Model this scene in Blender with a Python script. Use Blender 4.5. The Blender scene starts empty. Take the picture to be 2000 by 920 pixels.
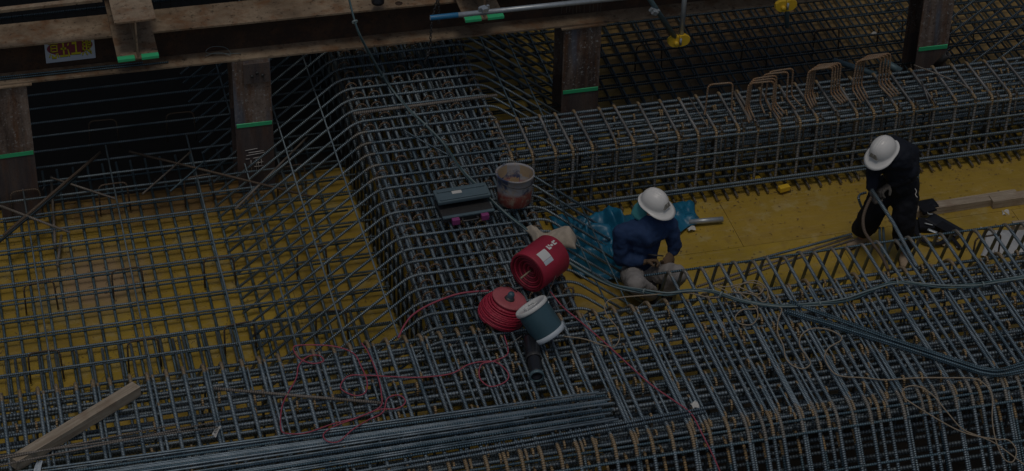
import bpy, bmesh, math, random
from mathutils import Vector as V, Matrix
R = math.radians
random.seed(7)
sc = bpy.context.scene
col = sc.collection

# ---------------------------------------------------------------- camera
YAW, PIT, ROL, FPX = 0.25944705, 0.63089587, 0.02234987, 4744.9
fwd = V((math.sin(YAW)*math.cos(PIT), math.cos(YAW)*math.cos(PIT), -math.sin(PIT)))
_r = V((math.cos(YAW), -math.sin(YAW), 0)); _u = _r.cross(fwd)
rgt = _r*math.cos(ROL)+_u*math.sin(ROL); upv = -_r*math.sin(ROL)+_u*math.cos(ROL)
CAM = V((-4.641, -16.639, 13.439))
cd = bpy.data.cameras.new('camera'); cam = bpy.data.objects.new('camera', cd); col.objects.link(cam)
cd.sensor_width = 36; cd.lens = FPX/2000*36; cd.clip_end = 900; cd.clip_start = .5
m = Matrix((rgt, upv, -fwd)).transposed().to_4x4(); m.translation = CAM; cam.matrix_world = m
sc.camera = cam

# ---------------------------------------------------------------- light: overcast day
w = bpy.data.worlds.new('World'); sc.world = w; w.use_nodes = True
nt = w.node_tree; nt.nodes.clear()
sky = nt.nodes.new('ShaderNodeTexSky'); sky.sky_type = 'NISHITA'; sky.sun_disc = False
sky.sun_elevation = R(76); sky.sun_rotation = R(196); sky.dust_density = 3.0; sky.air_density = 1.0
hs = nt.nodes.new('ShaderNodeHueSaturation'); hs.inputs['Saturation'].default_value = .8
bg = nt.nodes.new('ShaderNodeBackground'); bg.inputs['Strength'].default_value = .112
wo = nt.nodes.new('ShaderNodeOutputWorld')
nt.links.new(sky.outputs[0], hs.inputs['Color']); nt.links.new(hs.outputs[0], bg.inputs['Color']); nt.links.new(bg.outputs[0], wo.inputs[0])
sl = bpy.data.lights.new('sun', 'SUN'); sl.energy = 1.25; sl.angle = R(12); sl.color = (1, .93, .84)
so = bpy.data.objects.new('sun', sl); col.objects.link(so)
el, az = R(76), R(196)
sd = V((math.sin(az)*math.cos(el), math.cos(az)*math.cos(el), math.sin(el)))
so.rotation_euler = sd.to_track_quat('Z', 'Y').to_euler()
sc.view_settings.view_transform = 'Standard'; sc.view_settings.look = 'None'
sc.view_settings.exposure = -1.75; sc.view_settings.gamma = 1

# ---------------------------------------------------------------- survey helpers (points measured on known levels)
def P(x, y, z):
    d = fwd*FPX+rgt*(x-1000)+upv*(460-y); return CAM+d*((z-CAM.z)/d.z)
def DR(x, y, off):
    # point on the foreground cage: its flat top, or its sloping front face
    p = P(x, y, TOP+off)
    if p.x < .05 and -2.75 < p.y < -2.08: return P(x, y, TOP+off+.045)
    if p.y > FF-.03: return p
    d = fwd*FPX+rgt*(x-1000)+upv*(460-y); n = V((0, 1, -.95)).normalized(); q = V((0, FF-.02, TOP))-n*off
    return CAM+d*(n.dot(q-CAM)/n.dot(d))
def PY(x, y, Y):
    d = fwd*FPX+rgt*(x-1000)+upv*(460-y); return CAM+d*((Y-CAM.y)/d.y)

# ---------------------------------------------------------------- materials
def newmat(name):
    m = bpy.data.materials.new(name); m.use_nodes = True
    return m, m.node_tree, m.node_tree.nodes['Principled BSDF']
def N(nt, t, **k):
    n = nt.nodes.new(t)
    for a, b in k.items():
        if a in n.inputs: n.inputs[a].default_value = b
        else: setattr(n, a, b)
    return n
def noise(nt, vec, scale, detail=4, rough=.6):
    n = N(nt, 'ShaderNodeTexNoise'); n.inputs['Scale'].default_value = scale; n.inputs['Detail'].default_value = detail; n.inputs['Roughness'].default_value = rough
    if vec is not None: nt.links.new(vec, n.inputs['Vector'])
    return n.outputs['Fac']
def ramp(nt, fac, stops):
    r = N(nt, 'ShaderNodeValToRGB'); e = r.color_ramp.elements
    while len(e) < len(stops): e.new(.5)
    for i, (p, c) in enumerate(stops):
        e[i].position = p; e[i].color = (c, c, c, 1) if isinstance(c, (int, float)) else (*c, 1)
    nt.links.new(fac, r.inputs[0]); return r.outputs[0]
def mix(nt, fac, a, b, mode='MIX'):
    m = N(nt, 'ShaderNodeMix', data_type='RGBA', blend_type=mode)
    for s, v in ((0, fac), (6, a), (7, b)):
        if isinstance(v, (int, float)): m.inputs[s].default_value = v
        elif isinstance(v, tuple): m.inputs[s].default_value = (*v, 1)
        else: nt.links.new(v, m.inputs[s])
    return m.outputs[2]
def math_(nt, op, a, b=0.0):
    m = N(nt, 'ShaderNodeMath', operation=op)
    for i, v in enumerate((a, b)):
        if isinstance(v, (int, float)): m.inputs[i].default_value = v
        else: nt.links.new(v, m.inputs[i])
    return m.outputs[0]
def bump(nt, b, h, strength=.5, dist=.01):
    n = N(nt, 'ShaderNodeBump'); n.inputs['Strength'].default_value = strength; n.inputs['Distance'].default_value = dist
    nt.links.new(h, n.inputs['Height']); nt.links.new(n.outputs[0], b.inputs['Normal'])
def objco(nt, mode='Object'):
    return N(nt, 'ShaderNodeTexCoord').outputs[mode]
def geo(nt): return N(nt, 'ShaderNodeNewGeometry').outputs['Position']
def mapping(nt, vec, scale):
    m = N(nt, 'ShaderNodeMapping'); m.inputs['Scale'].default_value = scale; nt.links.new(vec, m.inputs['Vector']); return m.outputs[0]

def barmat(name, dark, light, pitch=.019, rustc=(.56, .37, .16), metal=.6, rough=.36, extra=0.0, ribs=.8, rib_shade=.62):
    m, nt, b = newmat(name)
    at = N(nt, 'ShaderNodeAttribute', attribute_name='bar'); sp = N(nt, 'ShaderNodeSeparateColor'); nt.links.new(at.outputs['Color'], sp.inputs[0])
    al, ru = sp.outputs[0], sp.outputs[1]
    pos = geo(nt)
    oi = N(nt, 'ShaderNodeObjectInfo').outputs['Random']
    n1 = noise(nt, pos, 5, 3); n2 = noise(nt, pos, 60, 3)
    c = mix(nt, ramp(nt, n1, [(.35, 0.0), (.68, 1.0)]), dark, light)
    c = mix(nt, math_(nt, 'MULTIPLY', oi, .35), c, tuple(x*1.6 for x in light))
    # orange rust patches along the bar, strongest where it was bent
    rn = ramp(nt, noise(nt, pos, 9, 4), [(.56, 0.0), (.72, .55)])
    rf = math_(nt, 'MAXIMUM', math_(nt, 'MULTIPLY', rn, .35+extra), math_(nt, 'MULTIPLY', ru, ramp(nt, n2, [(.3, .75), (.6, 1.0)])))
    if extra: rf = math_(nt, 'MAXIMUM', rf, extra)
    rc = mix(nt, n2, rustc, tuple(x*.55 for x in rustc))
    c = mix(nt, rf, c, rc)
    s = math_(nt, 'SINE', math_(nt, 'MULTIPLY', al, 2*math.pi/pitch))
    g = ramp(nt, math_(nt, 'MULTIPLY_ADD', s, .5), [(0.0, 0.0), (.5, 1.0)])
    nt.nodes[-1]
    ms = N(nt, 'ShaderNodeMath', operation='MULTIPLY_ADD'); nt.links.new(s, ms.inputs[0]); ms.inputs[1].default_value = .5; ms.inputs[2].default_value = .5
    pw = math_(nt, 'POWER', ms.outputs[0], 2.0)
    # rib shading painted in as dark bands between the ribs
    c = mix(nt, ramp(nt, pw, [(0.0, rib_shade), (.6, 0.0)]), c, (.012, .014, .016))
    nt.links.new(c, b.inputs['Base Color'])
    nt.links.new(math_(nt, 'MULTIPLY', math_(nt, 'SUBTRACT', 1.0, rf), metal), b.inputs['Metallic'])
    nt.links.new(math_(nt, 'MULTIPLY_ADD', n2, .25), b.inputs['Roughness'])
    r = N(nt, 'ShaderNodeMath', operation='MULTIPLY_ADD'); nt.links.new(n2, r.inputs[0]); r.inputs[1].default_value = .25; r.inputs[2].default_value = rough-.1
    nt.links.new(r.outputs[0], b.inputs['Roughness'])
    bump(nt, b, pw, ribs, .006)
    return m
M = {}
M['bar'] = barmat('rebar_blue_scale', (.115, .185, .23), (.345, .42, .46))
M['bar_warm'] = barmat('rebar_warm_film', (.16, .165, .165), (.38, .385, .38), rough=.42, extra=.05)
M['bar_smooth'] = barmat('rebar_smooth_scale', (.12, .19, .23), (.42, .50, .54), pitch=.012, rib_shade=.25, ribs=.4)
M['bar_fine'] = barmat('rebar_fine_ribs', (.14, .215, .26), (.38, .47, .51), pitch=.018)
M['bar_thick'] = barmat('rebar_thick', (.10, .15, .18), (.32, .38, .41), pitch=.028)
M['bar_teal'] = barmat('rebar_teal_scale', (.065, .13, .165), (.20, .30, .35), pitch=.020)
M['bar_dark'] = barmat('rebar_dark_and_shaded', (.02, .035, .045), (.07, .11, .13), pitch=.02, metal=.4)  # dark bars, and ordinary bars whose shade is put into the colour
M['bar_rusty'] = barmat('rebar_rusty', (.09, .075, .06), (.17, .14, .11), rustc=(.27, .165, .085), metal=.2, rough=.65, extra=.45)
M['bar_ochre'] = barmat('rebar_ochre_film', (.22, .17, .12), (.36, .29, .21), rustc=(.42, .22, .09), metal=.2, rough=.55, extra=.4, rib_shade=.4)
M['bar_brown'] = barmat('rebar_brown_film', (.18, .165, .14), (.34, .31, .27), rustc=(.24, .14, .07), metal=.2, rough=.6, extra=.22, rib_shade=.5)

def simple(name, c, rough=.6, metal=0, nscale=20, var=.25, bmp=.15, spec=None):
    m, nt, b = newmat(name); pos = objco(nt)
    n = noise(nt, pos, nscale, 5)
    nt.links.new(mix(nt, n, tuple(x*(1-var) for x in c), tuple(min(1, x*(1+var)) for x in c)), b.inputs['Base Color'])
    b.inputs['Roughness'].default_value = rough; b.inputs['Metallic'].default_value = metal
    if spec is not None: b.inputs['Specular IOR Level'].default_value = spec
    if bmp: bump(nt, b, n, bmp, .004)
    return m
def floor_mat():
    m, nt, b = newmat('yellow_coated_plywood'); pos = geo(nt)
    oi = N(nt, 'ShaderNodeObjectInfo').outputs['Random']
    n1 = noise(nt, pos, 1.3, 5, .65); n2 = noise(nt, pos, 7, 6, .7); n3 = noise(nt, mapping(nt, pos, (3, 40, 1)), 1, 5, .7); n4 = noise(nt, pos, 45, 4, .7)
    c = mix(nt, ramp(nt, n1, [(.35, 0.0), (.65, 1.0)]), (.36, .232, .021), (.48, .33, .042))
    c = mix(nt, ramp(nt, noise(nt, pos, .8, 4, .6), [(.42, 0.0), (.62, .75)]), c, (.27, .195, .018))
    c = mix(nt, math_(nt, 'MULTIPLY', oi, .45), c, (.30, .19, .035))
    c = mix(nt, ramp(nt, noise(nt, pos, 3.1, 5, .7), [(.58, 0.0), (.68, .5)]), c, (.47, .37, .17))
    c = mix(nt, ramp(nt, n2, [(.5, 0.0), (.72, .6)]), c, (.24, .155, .035))
    c = mix(nt, ramp(nt, noise(nt, pos, 2.3, 7, .75), [(.55, 0.0), (.62, .45)]), c, (.40, .33, .14))
    c = mix(nt, ramp(nt, n3, [(.52, 0.0), (.68, .45)]), c, (.42, .31, .13))
    c = mix(nt, ramp(nt, n4, [(.62, 0.0), (.72, .7)]), c, (.10, .06, .03))
    # dried pinkish mud on one part of the lower deck
    sx = N(nt, 'ShaderNodeSeparateXYZ'); nt.links.new(pos, sx.inputs[0])
    vd = N(nt, 'ShaderNodeVectorMath', operation='DISTANCE'); nt.links.new(pos, vd.inputs[0]); vd.inputs[1].default_value = (-3.75, 1.75, -.35)
    dd = math_(nt, 'ADD', vd.outputs['Value'], math_(nt, 'MULTIPLY', n2, .7))
    c = mix(nt, ramp(nt, dd, [(.55, .85), (1.0, 0.0)]), c, (.36, .25, .15))
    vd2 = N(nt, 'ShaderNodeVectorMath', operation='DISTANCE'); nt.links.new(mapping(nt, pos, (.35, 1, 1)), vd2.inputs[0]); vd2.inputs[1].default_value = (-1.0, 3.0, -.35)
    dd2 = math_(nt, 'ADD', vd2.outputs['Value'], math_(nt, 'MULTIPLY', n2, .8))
    c = mix(nt, ramp(nt, dd2, [(.7, .8), (1.25, 0.0)]), c, (.15, .085, .04))  # brown dirt, widened as painted shade below the deck edge
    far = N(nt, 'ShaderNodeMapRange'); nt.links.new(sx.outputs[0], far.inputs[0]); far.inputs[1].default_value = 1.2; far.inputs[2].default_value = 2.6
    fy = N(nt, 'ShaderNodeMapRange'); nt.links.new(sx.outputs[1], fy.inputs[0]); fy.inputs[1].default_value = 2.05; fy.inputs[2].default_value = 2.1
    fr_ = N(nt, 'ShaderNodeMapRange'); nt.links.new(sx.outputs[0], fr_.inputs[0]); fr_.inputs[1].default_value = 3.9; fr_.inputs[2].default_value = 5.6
    c = mix(nt, math_(nt, 'MULTIPLY', math_(nt, 'MULTIPLY', far.outputs[0], fy.outputs[0]), .85), c, mix(nt, fr_.outputs[0], mix(nt, n2, (.15, .09, .05), (.07, .045, .03)), mix(nt, n2, (.46, .32, .13), (.30, .19, .08))))  # rear right shade painted into the floor, fading to a lit tan
    nt.links.new(c, b.inputs['Base Color'])
    nt.links.new(ramp(nt, n2, [(.3, .42), (.7, .75)]), b.inputs['Roughness'])
    bump(nt, b, n4, .25, .003); return m
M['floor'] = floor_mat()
def steel_mat(name, a, b_, scale, rusty=.5, streak=False, white=0):
    m, nt, b = newmat(name); pos = geo(nt)
    v = mapping(nt, pos, (1, 1, .12)) if streak else pos
    n1 = noise(nt, v, scale, 6, .7); n2 = noise(nt, pos, scale*9, 5, .75); n3 = noise(nt, v, scale*2.7, 5, .7)
    c = mix(nt, ramp(nt, n1, [(.38, 0.0), (.64, 1.0)]), a, b_)
    c = mix(nt, ramp(nt, n3, [(.48, 0.0), (.66, rusty)]), c, (.17, .075, .03))
    c = mix(nt, ramp(nt, n2, [(.56, 0.0), (.66, .8)]), c, (.03, .022, .018))
    if white:
        c = mix(nt, ramp(nt, n2, [(.33, white), (.42, 0.0)]), c, (.42, .42, .40))
        n5 = noise(nt, v, scale*1.7, 3, .5)
        c = mix(nt, ramp(nt, n5, [(.6, 0.0), (.7, .5)]), c, (.12, .17, .23))
    nt.links.new(c, b.inputs['Base Color']); b.inputs['Roughness'].default_value = .8
    b.inputs['Metallic'].default_value = 0; b.inputs['Specular IOR Level'].default_value = .25
    bump(nt, b, n2, .6, .006); return m
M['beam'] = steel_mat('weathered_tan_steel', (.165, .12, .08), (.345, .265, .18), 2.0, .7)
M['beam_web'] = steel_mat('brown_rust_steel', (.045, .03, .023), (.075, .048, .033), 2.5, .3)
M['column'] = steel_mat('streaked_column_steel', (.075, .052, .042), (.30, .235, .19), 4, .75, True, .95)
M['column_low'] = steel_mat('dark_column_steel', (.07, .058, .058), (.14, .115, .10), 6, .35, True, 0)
M['green'] = simple('green_tape', (.05, .52, .22), .45, 0, 12, .12, .05)
M['deck'] = simple('grey_deck_steel', (.10, .09, .08), .7, .2, 9)
M['galv'] = simple('galvanised_pipe', (.42, .46, .48), .38, .5, 25, .3)
M['pipe_teal'] = simple('dull_teal_pipe', (.10, .16, .18), .5, .3, 25, .35)
M['pipe_blue'] = simple('blue_painted_pipe', (.02, .17, .34), .4, 0, 20, .2)
M['yellow_pl'] = simple('yellow_plastic', (.68, .44, .03), .45, 0, 20, .15)
M['dark_steel'] = simple('dark_fitting_steel', (.06, .06, .06), .5, .5, 40, .4)
M['white_hel'] = simple('white_helmet_plastic', (.76, .745, .70), .3, 0, 9, .13, .05)
M['helmet_grey'] = simple('grey_helmet_plastic', (.26, .25, .22), .35, 0, 14, .1, .02)
M['navy'] = simple('navy_work_cloth', (.011, .036, .105), .85, 0, 22, .35, .4)
M['black_cloth'] = simple('black_work_cloth', (.010, .011, .015), .85, 0, 18, .4, .4, .25)
M['black_shirt'] = simple('dark_navy_shirt', (.011, .014, .022), .8, 0, 18, .4, .4, .25)
M['grey_cloth'] = simple('pale_grey_trousers', (.27, .255, .24), .9, 0, 16, .25, .4)
M['teal_cloth'] = simple('teal_neck_cloth', (.06, .28, .29), .85, 0, 20, .25, .3)
M['skin'] = simple('skin', (.42, .23, .15), .55, 0, 20, .1, .03)
M['glove_b'] = simple('brown_work_glove', (.13, .085, .05), .9, 0, 50, .3, .5)
M['glove_g'] = simple('grey_work_glove', (.10, .088, .075), .9, 0, 50, .35, .5)
M['shoe'] = simple('tan_shoe', (.36, .27, .18), .8, 0, 25, .25)
M['shoe_dark'] = simple('dark_shoe_sole', (.035, .03, .03), .8, 0, 25, .25)
M['tarp'] = simple('blue_tarp', (.010, .125, .22), .4, 0, 9, .5, .6)
M['red_pl'] = simple('red_plastic', (.34, .016, .04), .5, 0, 8, .4, .05)
M['red_wire'] = simple('red_wire', (.38, .022, .05), .5, 0, 30, .2, .1)
M['red_dark'] = simple('dark_red_tube', (.16, .006, .018), .55, 0, 30, .3, .1)
M['pinkred'] = simple('pink_red_flange', (.42, .10, .11), .5, 0, 12, .25, .1)
M['cord_red'] = simple('faded_red_cord', (.34, .065, .095), .6, 0, 30, .25, .1)
M['cord_tan'] = simple('tan_cord', (.29, .235, .165), .8, 0, 30, .25, .1)
M['cable'] = simple('grey_green_cable', (.05, .10, .11), .5, 0, 12, .35, .1)
M['cable_pale'] = simple('pale_cable', (.17, .22, .22), .5, 0, 12, .3, .1)
M['can_white'] = simple('white_lid_plastic', (.66, .66, .63), .4, 0, 10, .1, .05)
M['can_body'] = simple('slate_can', (.045, .10, .125), .35, 0, 8, .25, .05)
M['black_rub'] = simple('black_rubber', (.012, .013, .016), .35, 0, 16, .4, .2)
M['box_blue'] = simple('slate_toolbox', (.09, .135, .155), .45, 0, 12, .2, .05)
M['magenta'] = simple('magenta_latch', (.25, .05, .17), .4, 0, 10, .1, 0)
M['rag'] = simple('beige_rag', (.42, .36, .28), .95, 0, 26, .3, .6)
M['paper'] = simple('paper', (.55, .54, .50), .8, 0, 40, .15, .05)
M['label_grey'] = simple('pale_label', (.50, .56, .60), .5, 0, 20, .1, .02)
M['sign_board'] = simple('sign_board', (.56, .62, .70), .5, 0, 8, .08, .02)
M['sign_red'] = simple('sign_red', (.25, .045, .07), .5, 0, 8, .08, 0)
M['sign_yel'] = simple('sign_yellow', (.66, .58, .03), .5, 0, 8, .08, 0)
M['sign_blk'] = simple('sign_black', (.02, .02, .02), .5, 0, 8, .08, 0)
M['chalk'] = simple('white_chalk', (.55, .52, .48), .9, 0, 60, .3, 0)
M['wire'] = simple('tie_wire', (.12, .11, .10), .5, .5, 30, .5, 0)
M['mud'] = simple('bucket_mud', (.42, .32, .2), .9, 0, 16, .3, .5)
M['sheet'] = simple('pale_plastic_sheet', (.42, .43, .43), .45, 0, 9, .3, .3)
M['brown_iron'] = simple('brown_iron_bar', (.16, .10, .055), .75, .1, 40, .4, .3)
def wood_mat():
    m, nt, b = newmat('weathered_timber'); o = objco(nt)
    n = noise(nt, mapping(nt, o, (2, 45, 45)), 1, 5, .7); n2 = noise(nt, o, 6, 4); n3 = noise(nt, o, 70, 3)
    c = mix(nt, ramp(nt, n, [(.3, 0.0), (.7, 1.0)]), (.20, .15, .10), (.47, .40, .30))
    c = mix(nt, ramp(nt, n2, [(.5, 0.0), (.75, .55)]), c, (.20, .13, .08)); c = mix(nt, ramp(nt, n3, [(.62, 0.0), (.7, .5)]), c, (.12, .08, .05))
    nt.links.new(c, b.inputs['Base Color']); b.inputs['Roughness'].default_value = .85; bump(nt, b, n, .5, .005); return m
M['wood'] = wood_mat()
def pail_mat():
    m, nt, b = newmat('painted_pail'); o = objco(nt)
    n1 = noise(nt, o, 5, 4, .6); n2 = noise(nt, o, 14, 6, .75); n3 = noise(nt, o, 3.5, 3)
    c = mix(nt, ramp(nt, n1, [(.46, 0.0), (.54, 1.0)]), (.30, .30, .31), (.04, .055, .11))
    sx = N(nt, 'ShaderNodeSeparateXYZ'); nt.links.new(o, sx.inputs[0])
    lo = math_(nt, 'ADD', sx.outputs[2], math_(nt, 'MULTIPLY', n3, -.12))
    c = mix(nt, ramp(nt, lo, [(.06, 1.0), (.10, 0.0)]), c, (.24, .055, .04))
    c = mix(nt, ramp(nt, n2, [(.5, 0.0), (.62, .8)]), c, (.34, .27, .20))
    nt.links.new(c, b.inputs['Base Color']); b.inputs['Roughness'].default_value = .6; bump(nt, b, n2, .3, .004); return m
M['pail'] = pail_mat()
M['soil'] = simple('brown_soil_and_shade', (.05, .04, .03), .95, 0, .8, .4, .5)  # dark brown soil, its tone also serving as shade at rear left

# ---------------------------------------------------------------- object helpers
def link(o, parent=None):
    col.objects.link(o)
    if parent: o.parent = parent
    return o
def ob(name, me, mat=None, parent=None, loc=None, rot=None, mtx=None):
    o = bpy.data.objects.new(name, me)
    if mat is not None and me is not None and not me.materials: me.materials.append(mat)
    link(o, parent)
    if loc is not None: o.location = loc
    if rot is not None: o.rotation_euler = rot
    if mtx is not None: o.matrix_world = mtx
    return o
def thing(name, label, cat, loc=(0, 0, 0), rz=0, group=None):
    o = bpy.data.objects.new(name, None); o.empty_display_size = .1; col.objects.link(o); o.location = loc; o.rotation_euler = (0, 0, rz)
    o['label'] = label; o['category'] = cat
    if group: o['group'] = group
    return o
def tag(o, label, cat, group=None):
    o['label'] = label; o['category'] = cat
    if group: o['group'] = group
    return o
def struct(o): o['kind'] = 'structure'; return o
def stuff(o): o['kind'] = 'stuff'; return o

def sweep(paths, r, sides=6, name='bar', smooth=True, caps=True, sx=1.0):
    """paths: list of polylines; each point (x,y,z) or (x,y,z,rust[,radius])."""
    vs, fs, att = [], [], []
    for path in paths:
        pts = [V(p[:3]) for p in path]; n = len(pts); base = len(vs)
        t = [(pts[min(i+1, n-1)]-pts[max(i-1, 0)]).normalized() for i in range(n)]
        a = t[0].orthogonal().normalized() if abs(t[0].z) > .9 else t[0].cross(V((0, 0, 1))).normalized()
        L = random.random()*.05
        for i in range(n):
            if i: L += (pts[i]-pts[i-1]).length
            a = (a-t[i]*a.dot(t[i])).normalized(); b = t[i].cross(a)
            rr = path[i][4] if len(path[i]) > 4 else r
            ru = path[i][3] if len(path[i]) > 3 else 0
            for k in range(sides):
                th = 2*math.pi*k/sides
                vs.append(pts[i]+a*(math.cos(th)*rr)+b*(math.sin(th)*rr*sx)); att.append((L, ru))
        for i in range(n-1):
            for k in range(sides):
                k2 = (k+1) % sides; fs.append((base+i*sides+k, base+i*sides+k2, base+(i+1)*sides+k2, base+(i+1)*sides+k))
        if caps:
            fs.append(tuple(base+k for k in range(sides))[::-1]); fs.append(tuple(base+(n-1)*sides+k for k in range(sides)))
    me = bpy.data.meshes.new(name); me.from_pydata([tuple(v) for v in vs], [], fs)
    ca = me.attributes.new('bar', 'FLOAT_COLOR', 'POINT')
    flat = []
    for L, ru in att: flat += [L, ru, 0, 1]
    ca.data.foreach_set('color', flat)
    if smooth: me.polygons.foreach_set('use_smooth', [len(p.vertices) == 4 for p in me.polygons])
    return me
def fillet(pts, rad, n=4, rust=.9, spread=0.0):
    """round the corners of a polyline; bent portions carry rust."""
    pts = [V(p) for p in pts]; out = [(*pts[0], 0)]
    for i in range(1, len(pts)-1):
        a = (pts[i-1]-pts[i]); b = (pts[i+1]-pts[i]); r = min(rad, a.length*.48, b.length*.48)
        p0 = pts[i]+a.normalized()*r; p1 = pts[i]+b.normalized()*r
        out.append((*(p0+a.normalized()*(.025+spread)), 0))
        if spread: out.append((*(p0+a.normalized()*spread), rust))
        for k in range(n+1):
            t = k/n; q = p0*(1-t)**2+pts[i]*2*t*(1-t)+p1*t*t; out.append((*q, rust))
        if spread: out.append((*(p1+b.normalized()*spread), rust))
        out.append((*(p1+b.normalized()*(.025+spread)), 0))
    out.append((*pts[-1], 0)); return out
def smoothpath(pts, sub=6):
    pts = [V(p[:3]) for p in pts]; n = len(pts); out = []
    for i in range(n-1):
        p0, p1, p2, p3 = pts[max(i-1, 0)], pts[i], pts[i+1], pts[min(i+2, n-1)]
        for k in range(sub):
            t = k/sub
            out.append(tuple(.5*((2*p1)+(p2-p0)*t+(2*p0-5*p1+4*p2-p3)*t*t+(3*p1-p0-3*p2+p3)*t**3)))
    out.append(tuple(pts[-1])); return out
def boxbm(bm, lo, hi):
    x0, y0, z0 = lo; x1, y1, z1 = hi
    v = [bm.verts.new(p) for p in ((x0, y0, z0), (x1, y0, z0), (x1, y1, z0), (x0, y1, z0), (x0, y0, z1), (x1, y0, z1), (x1, y1, z1), (x0, y1, z1))]
    for f in ((3, 2, 1, 0), (4, 5, 6, 7), (0, 1, 5, 4), (1, 2, 6, 5), (2, 3, 7, 6), (3, 0, 4, 7)): bm.faces.new([v[i] for i in f])
def boxme(lo, hi, bev=0, name='box'):
    bm = bmesh.new(); boxbm(bm, lo, hi)
    if bev: bmesh.ops.bevel(bm, geom=bm.edges[:], offset=bev, segments=2, affect='EDGES', profile=.7)
    me = bpy.data.meshes.new(name); bm.to_mesh(me); bm.free(); return me
def tome(bm, name='mesh', smooth=False):
    me = bpy.data.meshes.new(name); bmesh.ops.recalc_face_normals(bm, faces=bm.faces[:]); bm.to_mesh(me); bm.free()
    if smooth: me.polygons.foreach_set('use_smooth', [True]*len(me.polygons))
    return me
def lathe(prof, seg=32, name='lathe', smooth=True, wob=0):
    vs, fs = [], []
    for i, (r, z) in enumerate(prof):
        for k in range(seg):
            th = 2*math.pi*k/seg; rr = r*(1+wob*math.sin(3*th+i)+wob*.7*math.sin(5*th+2*i)); vs.append((rr*math.cos(th), rr*math.sin(th), z))
    for i in range(len(prof)-1):
        for k in range(seg): k2 = (k+1) % seg; fs.append((i*seg+k, i*seg+k2, (i+1)*seg+k2, (i+1)*seg+k))
    me = bpy.data.meshes.new(name); me.from_pydata(vs, [], fs)
    if smooth: me.polygons.foreach_set('use_smooth', [True]*len(me.polygons))
    return me
def frame(origin, z, x=None):
    z = V(z).normalized(); x = V(x) if x is not None else z.orthogonal()
    x = (x-z*x.dot(z)).normalized(); y = z.cross(x)
    m = Matrix((x, y, z)).transposed().to_4x4(); m.translation = V(origin); return m

# ================================================================ SETTING
LOW, TOP = -.35, .75                        # level of the lower formwork deck, level of the cage tops
ground = struct(ob('ground', boxme((-250, -250, -1.3), (250, 250, -1.0)), M['soil']))
bm = bmesh.new()
for lo, hi in (((-9.3, -2.9), (.2, 3.1)), ((.2, -1.25), (10, 3.1)), ((-.9, 3.1), (10, 9.5))): boxbm(bm, (*lo, LOW-.12), (*hi, LOW-.022))  # rear left stays open so dark soil stands in for deck shade
deck = struct(ob('formwork_floor', tome(bm), M['wood']))
panel = {}
def panels(x0, x1, y0, y1, z, parent, dx=1.8, dy=.9, name='plywood_panel'):
    j = 0; y = y0
    while y < y1-.01:
        x = x0-(dx/2 if j % 2 else 0)
        while x < x1-.01:
            a, b = max(x, x0), min(x+dx, x1); c, d = y, min(y+dy, y1)
            key = (round(b-a, 3), round(d-c, 3))
            if key not in panel: panel[key] = boxme((0, 0, -.015), (b-a-.004, d-c-.004, 0), .0012, 'panel')
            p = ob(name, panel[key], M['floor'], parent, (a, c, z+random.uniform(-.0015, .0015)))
            x += dx
        y += dy; j += 1
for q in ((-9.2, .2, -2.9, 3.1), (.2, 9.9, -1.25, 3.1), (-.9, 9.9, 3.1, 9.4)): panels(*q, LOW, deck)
deck2 = struct(ob('raised_floor', boxme((.35, -1.3, LOW+.004), (9.6, 2.06, -.02)), M['wood']))
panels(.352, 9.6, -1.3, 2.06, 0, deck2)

# ================================================================ REBAR CAGES
def place(name, me, mat, root, loc, rz=0):
    return ob(name, me, mat, root, loc, (0, 0, rz) if rz else None)
j = lambda s: random.uniform(-s, s)
def straight(p0, p1, r, sag=0, n=1, wob=0):
    p0, p1 = V(p0), V(p1); pts = []
    for i in range(n+1):
        t = i/n; p = p0.lerp(p1, t)+V((0, j(wob), j(wob) if 0 < i < n else 0)); p.z -= sag*4*t*(1-t); pts.append(tuple(p))
    return sweep([pts], r)

# ---- front cage: sloping sided footing beam running across the foreground
FR, FF = -1.03, -2.76
front = thing('rebar_cage', 'widest rebar cage in the foreground, dense mat of ribbed bars with sloping front side', 'rebar cage', (0, -1.9, 0), group='tied rebar cages')
front.location = (0, 0, 0)
x0, x1 = -5.6, 5.3
longm = {r: sweep([[(x0+(x1-x0)*k/6, 0, j(.004)) for k in range(7)]], r) for r in (.0125, .015, .018)}
y = FR-.03; k = 0
while y > FF-.02:
    place('longitudinal_bar', longm[.018 if k % 4 == 2 else .015], M['bar_thick' if k % 4 == 2 else 'bar'], front, (j(.1), y+j(.012), TOP-.034-j(.003)))
    y -= .146 if k % 3 else .095; k += 1
for z, st, rr in ((TOP-.15, .15, .018), (TOP-.36, .2, .018), (.12, .2, .018), (-.16, .17, .018)):
    y = FR+.02-.06; ex = (TOP-z)*.35
    while y > FF-ex*.5:
        place('longitudinal_bar', longm[rr], M['bar_thick' if rr > .016 else 'bar'], front, (j(.2), y+j(.02), z)); y -= st
for h in (.03, .10, .34, .58, .82):                    # bars along the sloping front face
    place('face_bar', longm[.0125], M['bar_teal'], front, (j(.1), FF-.95*h-(.0 if h > .05 else -.02), TOP-h))
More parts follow.
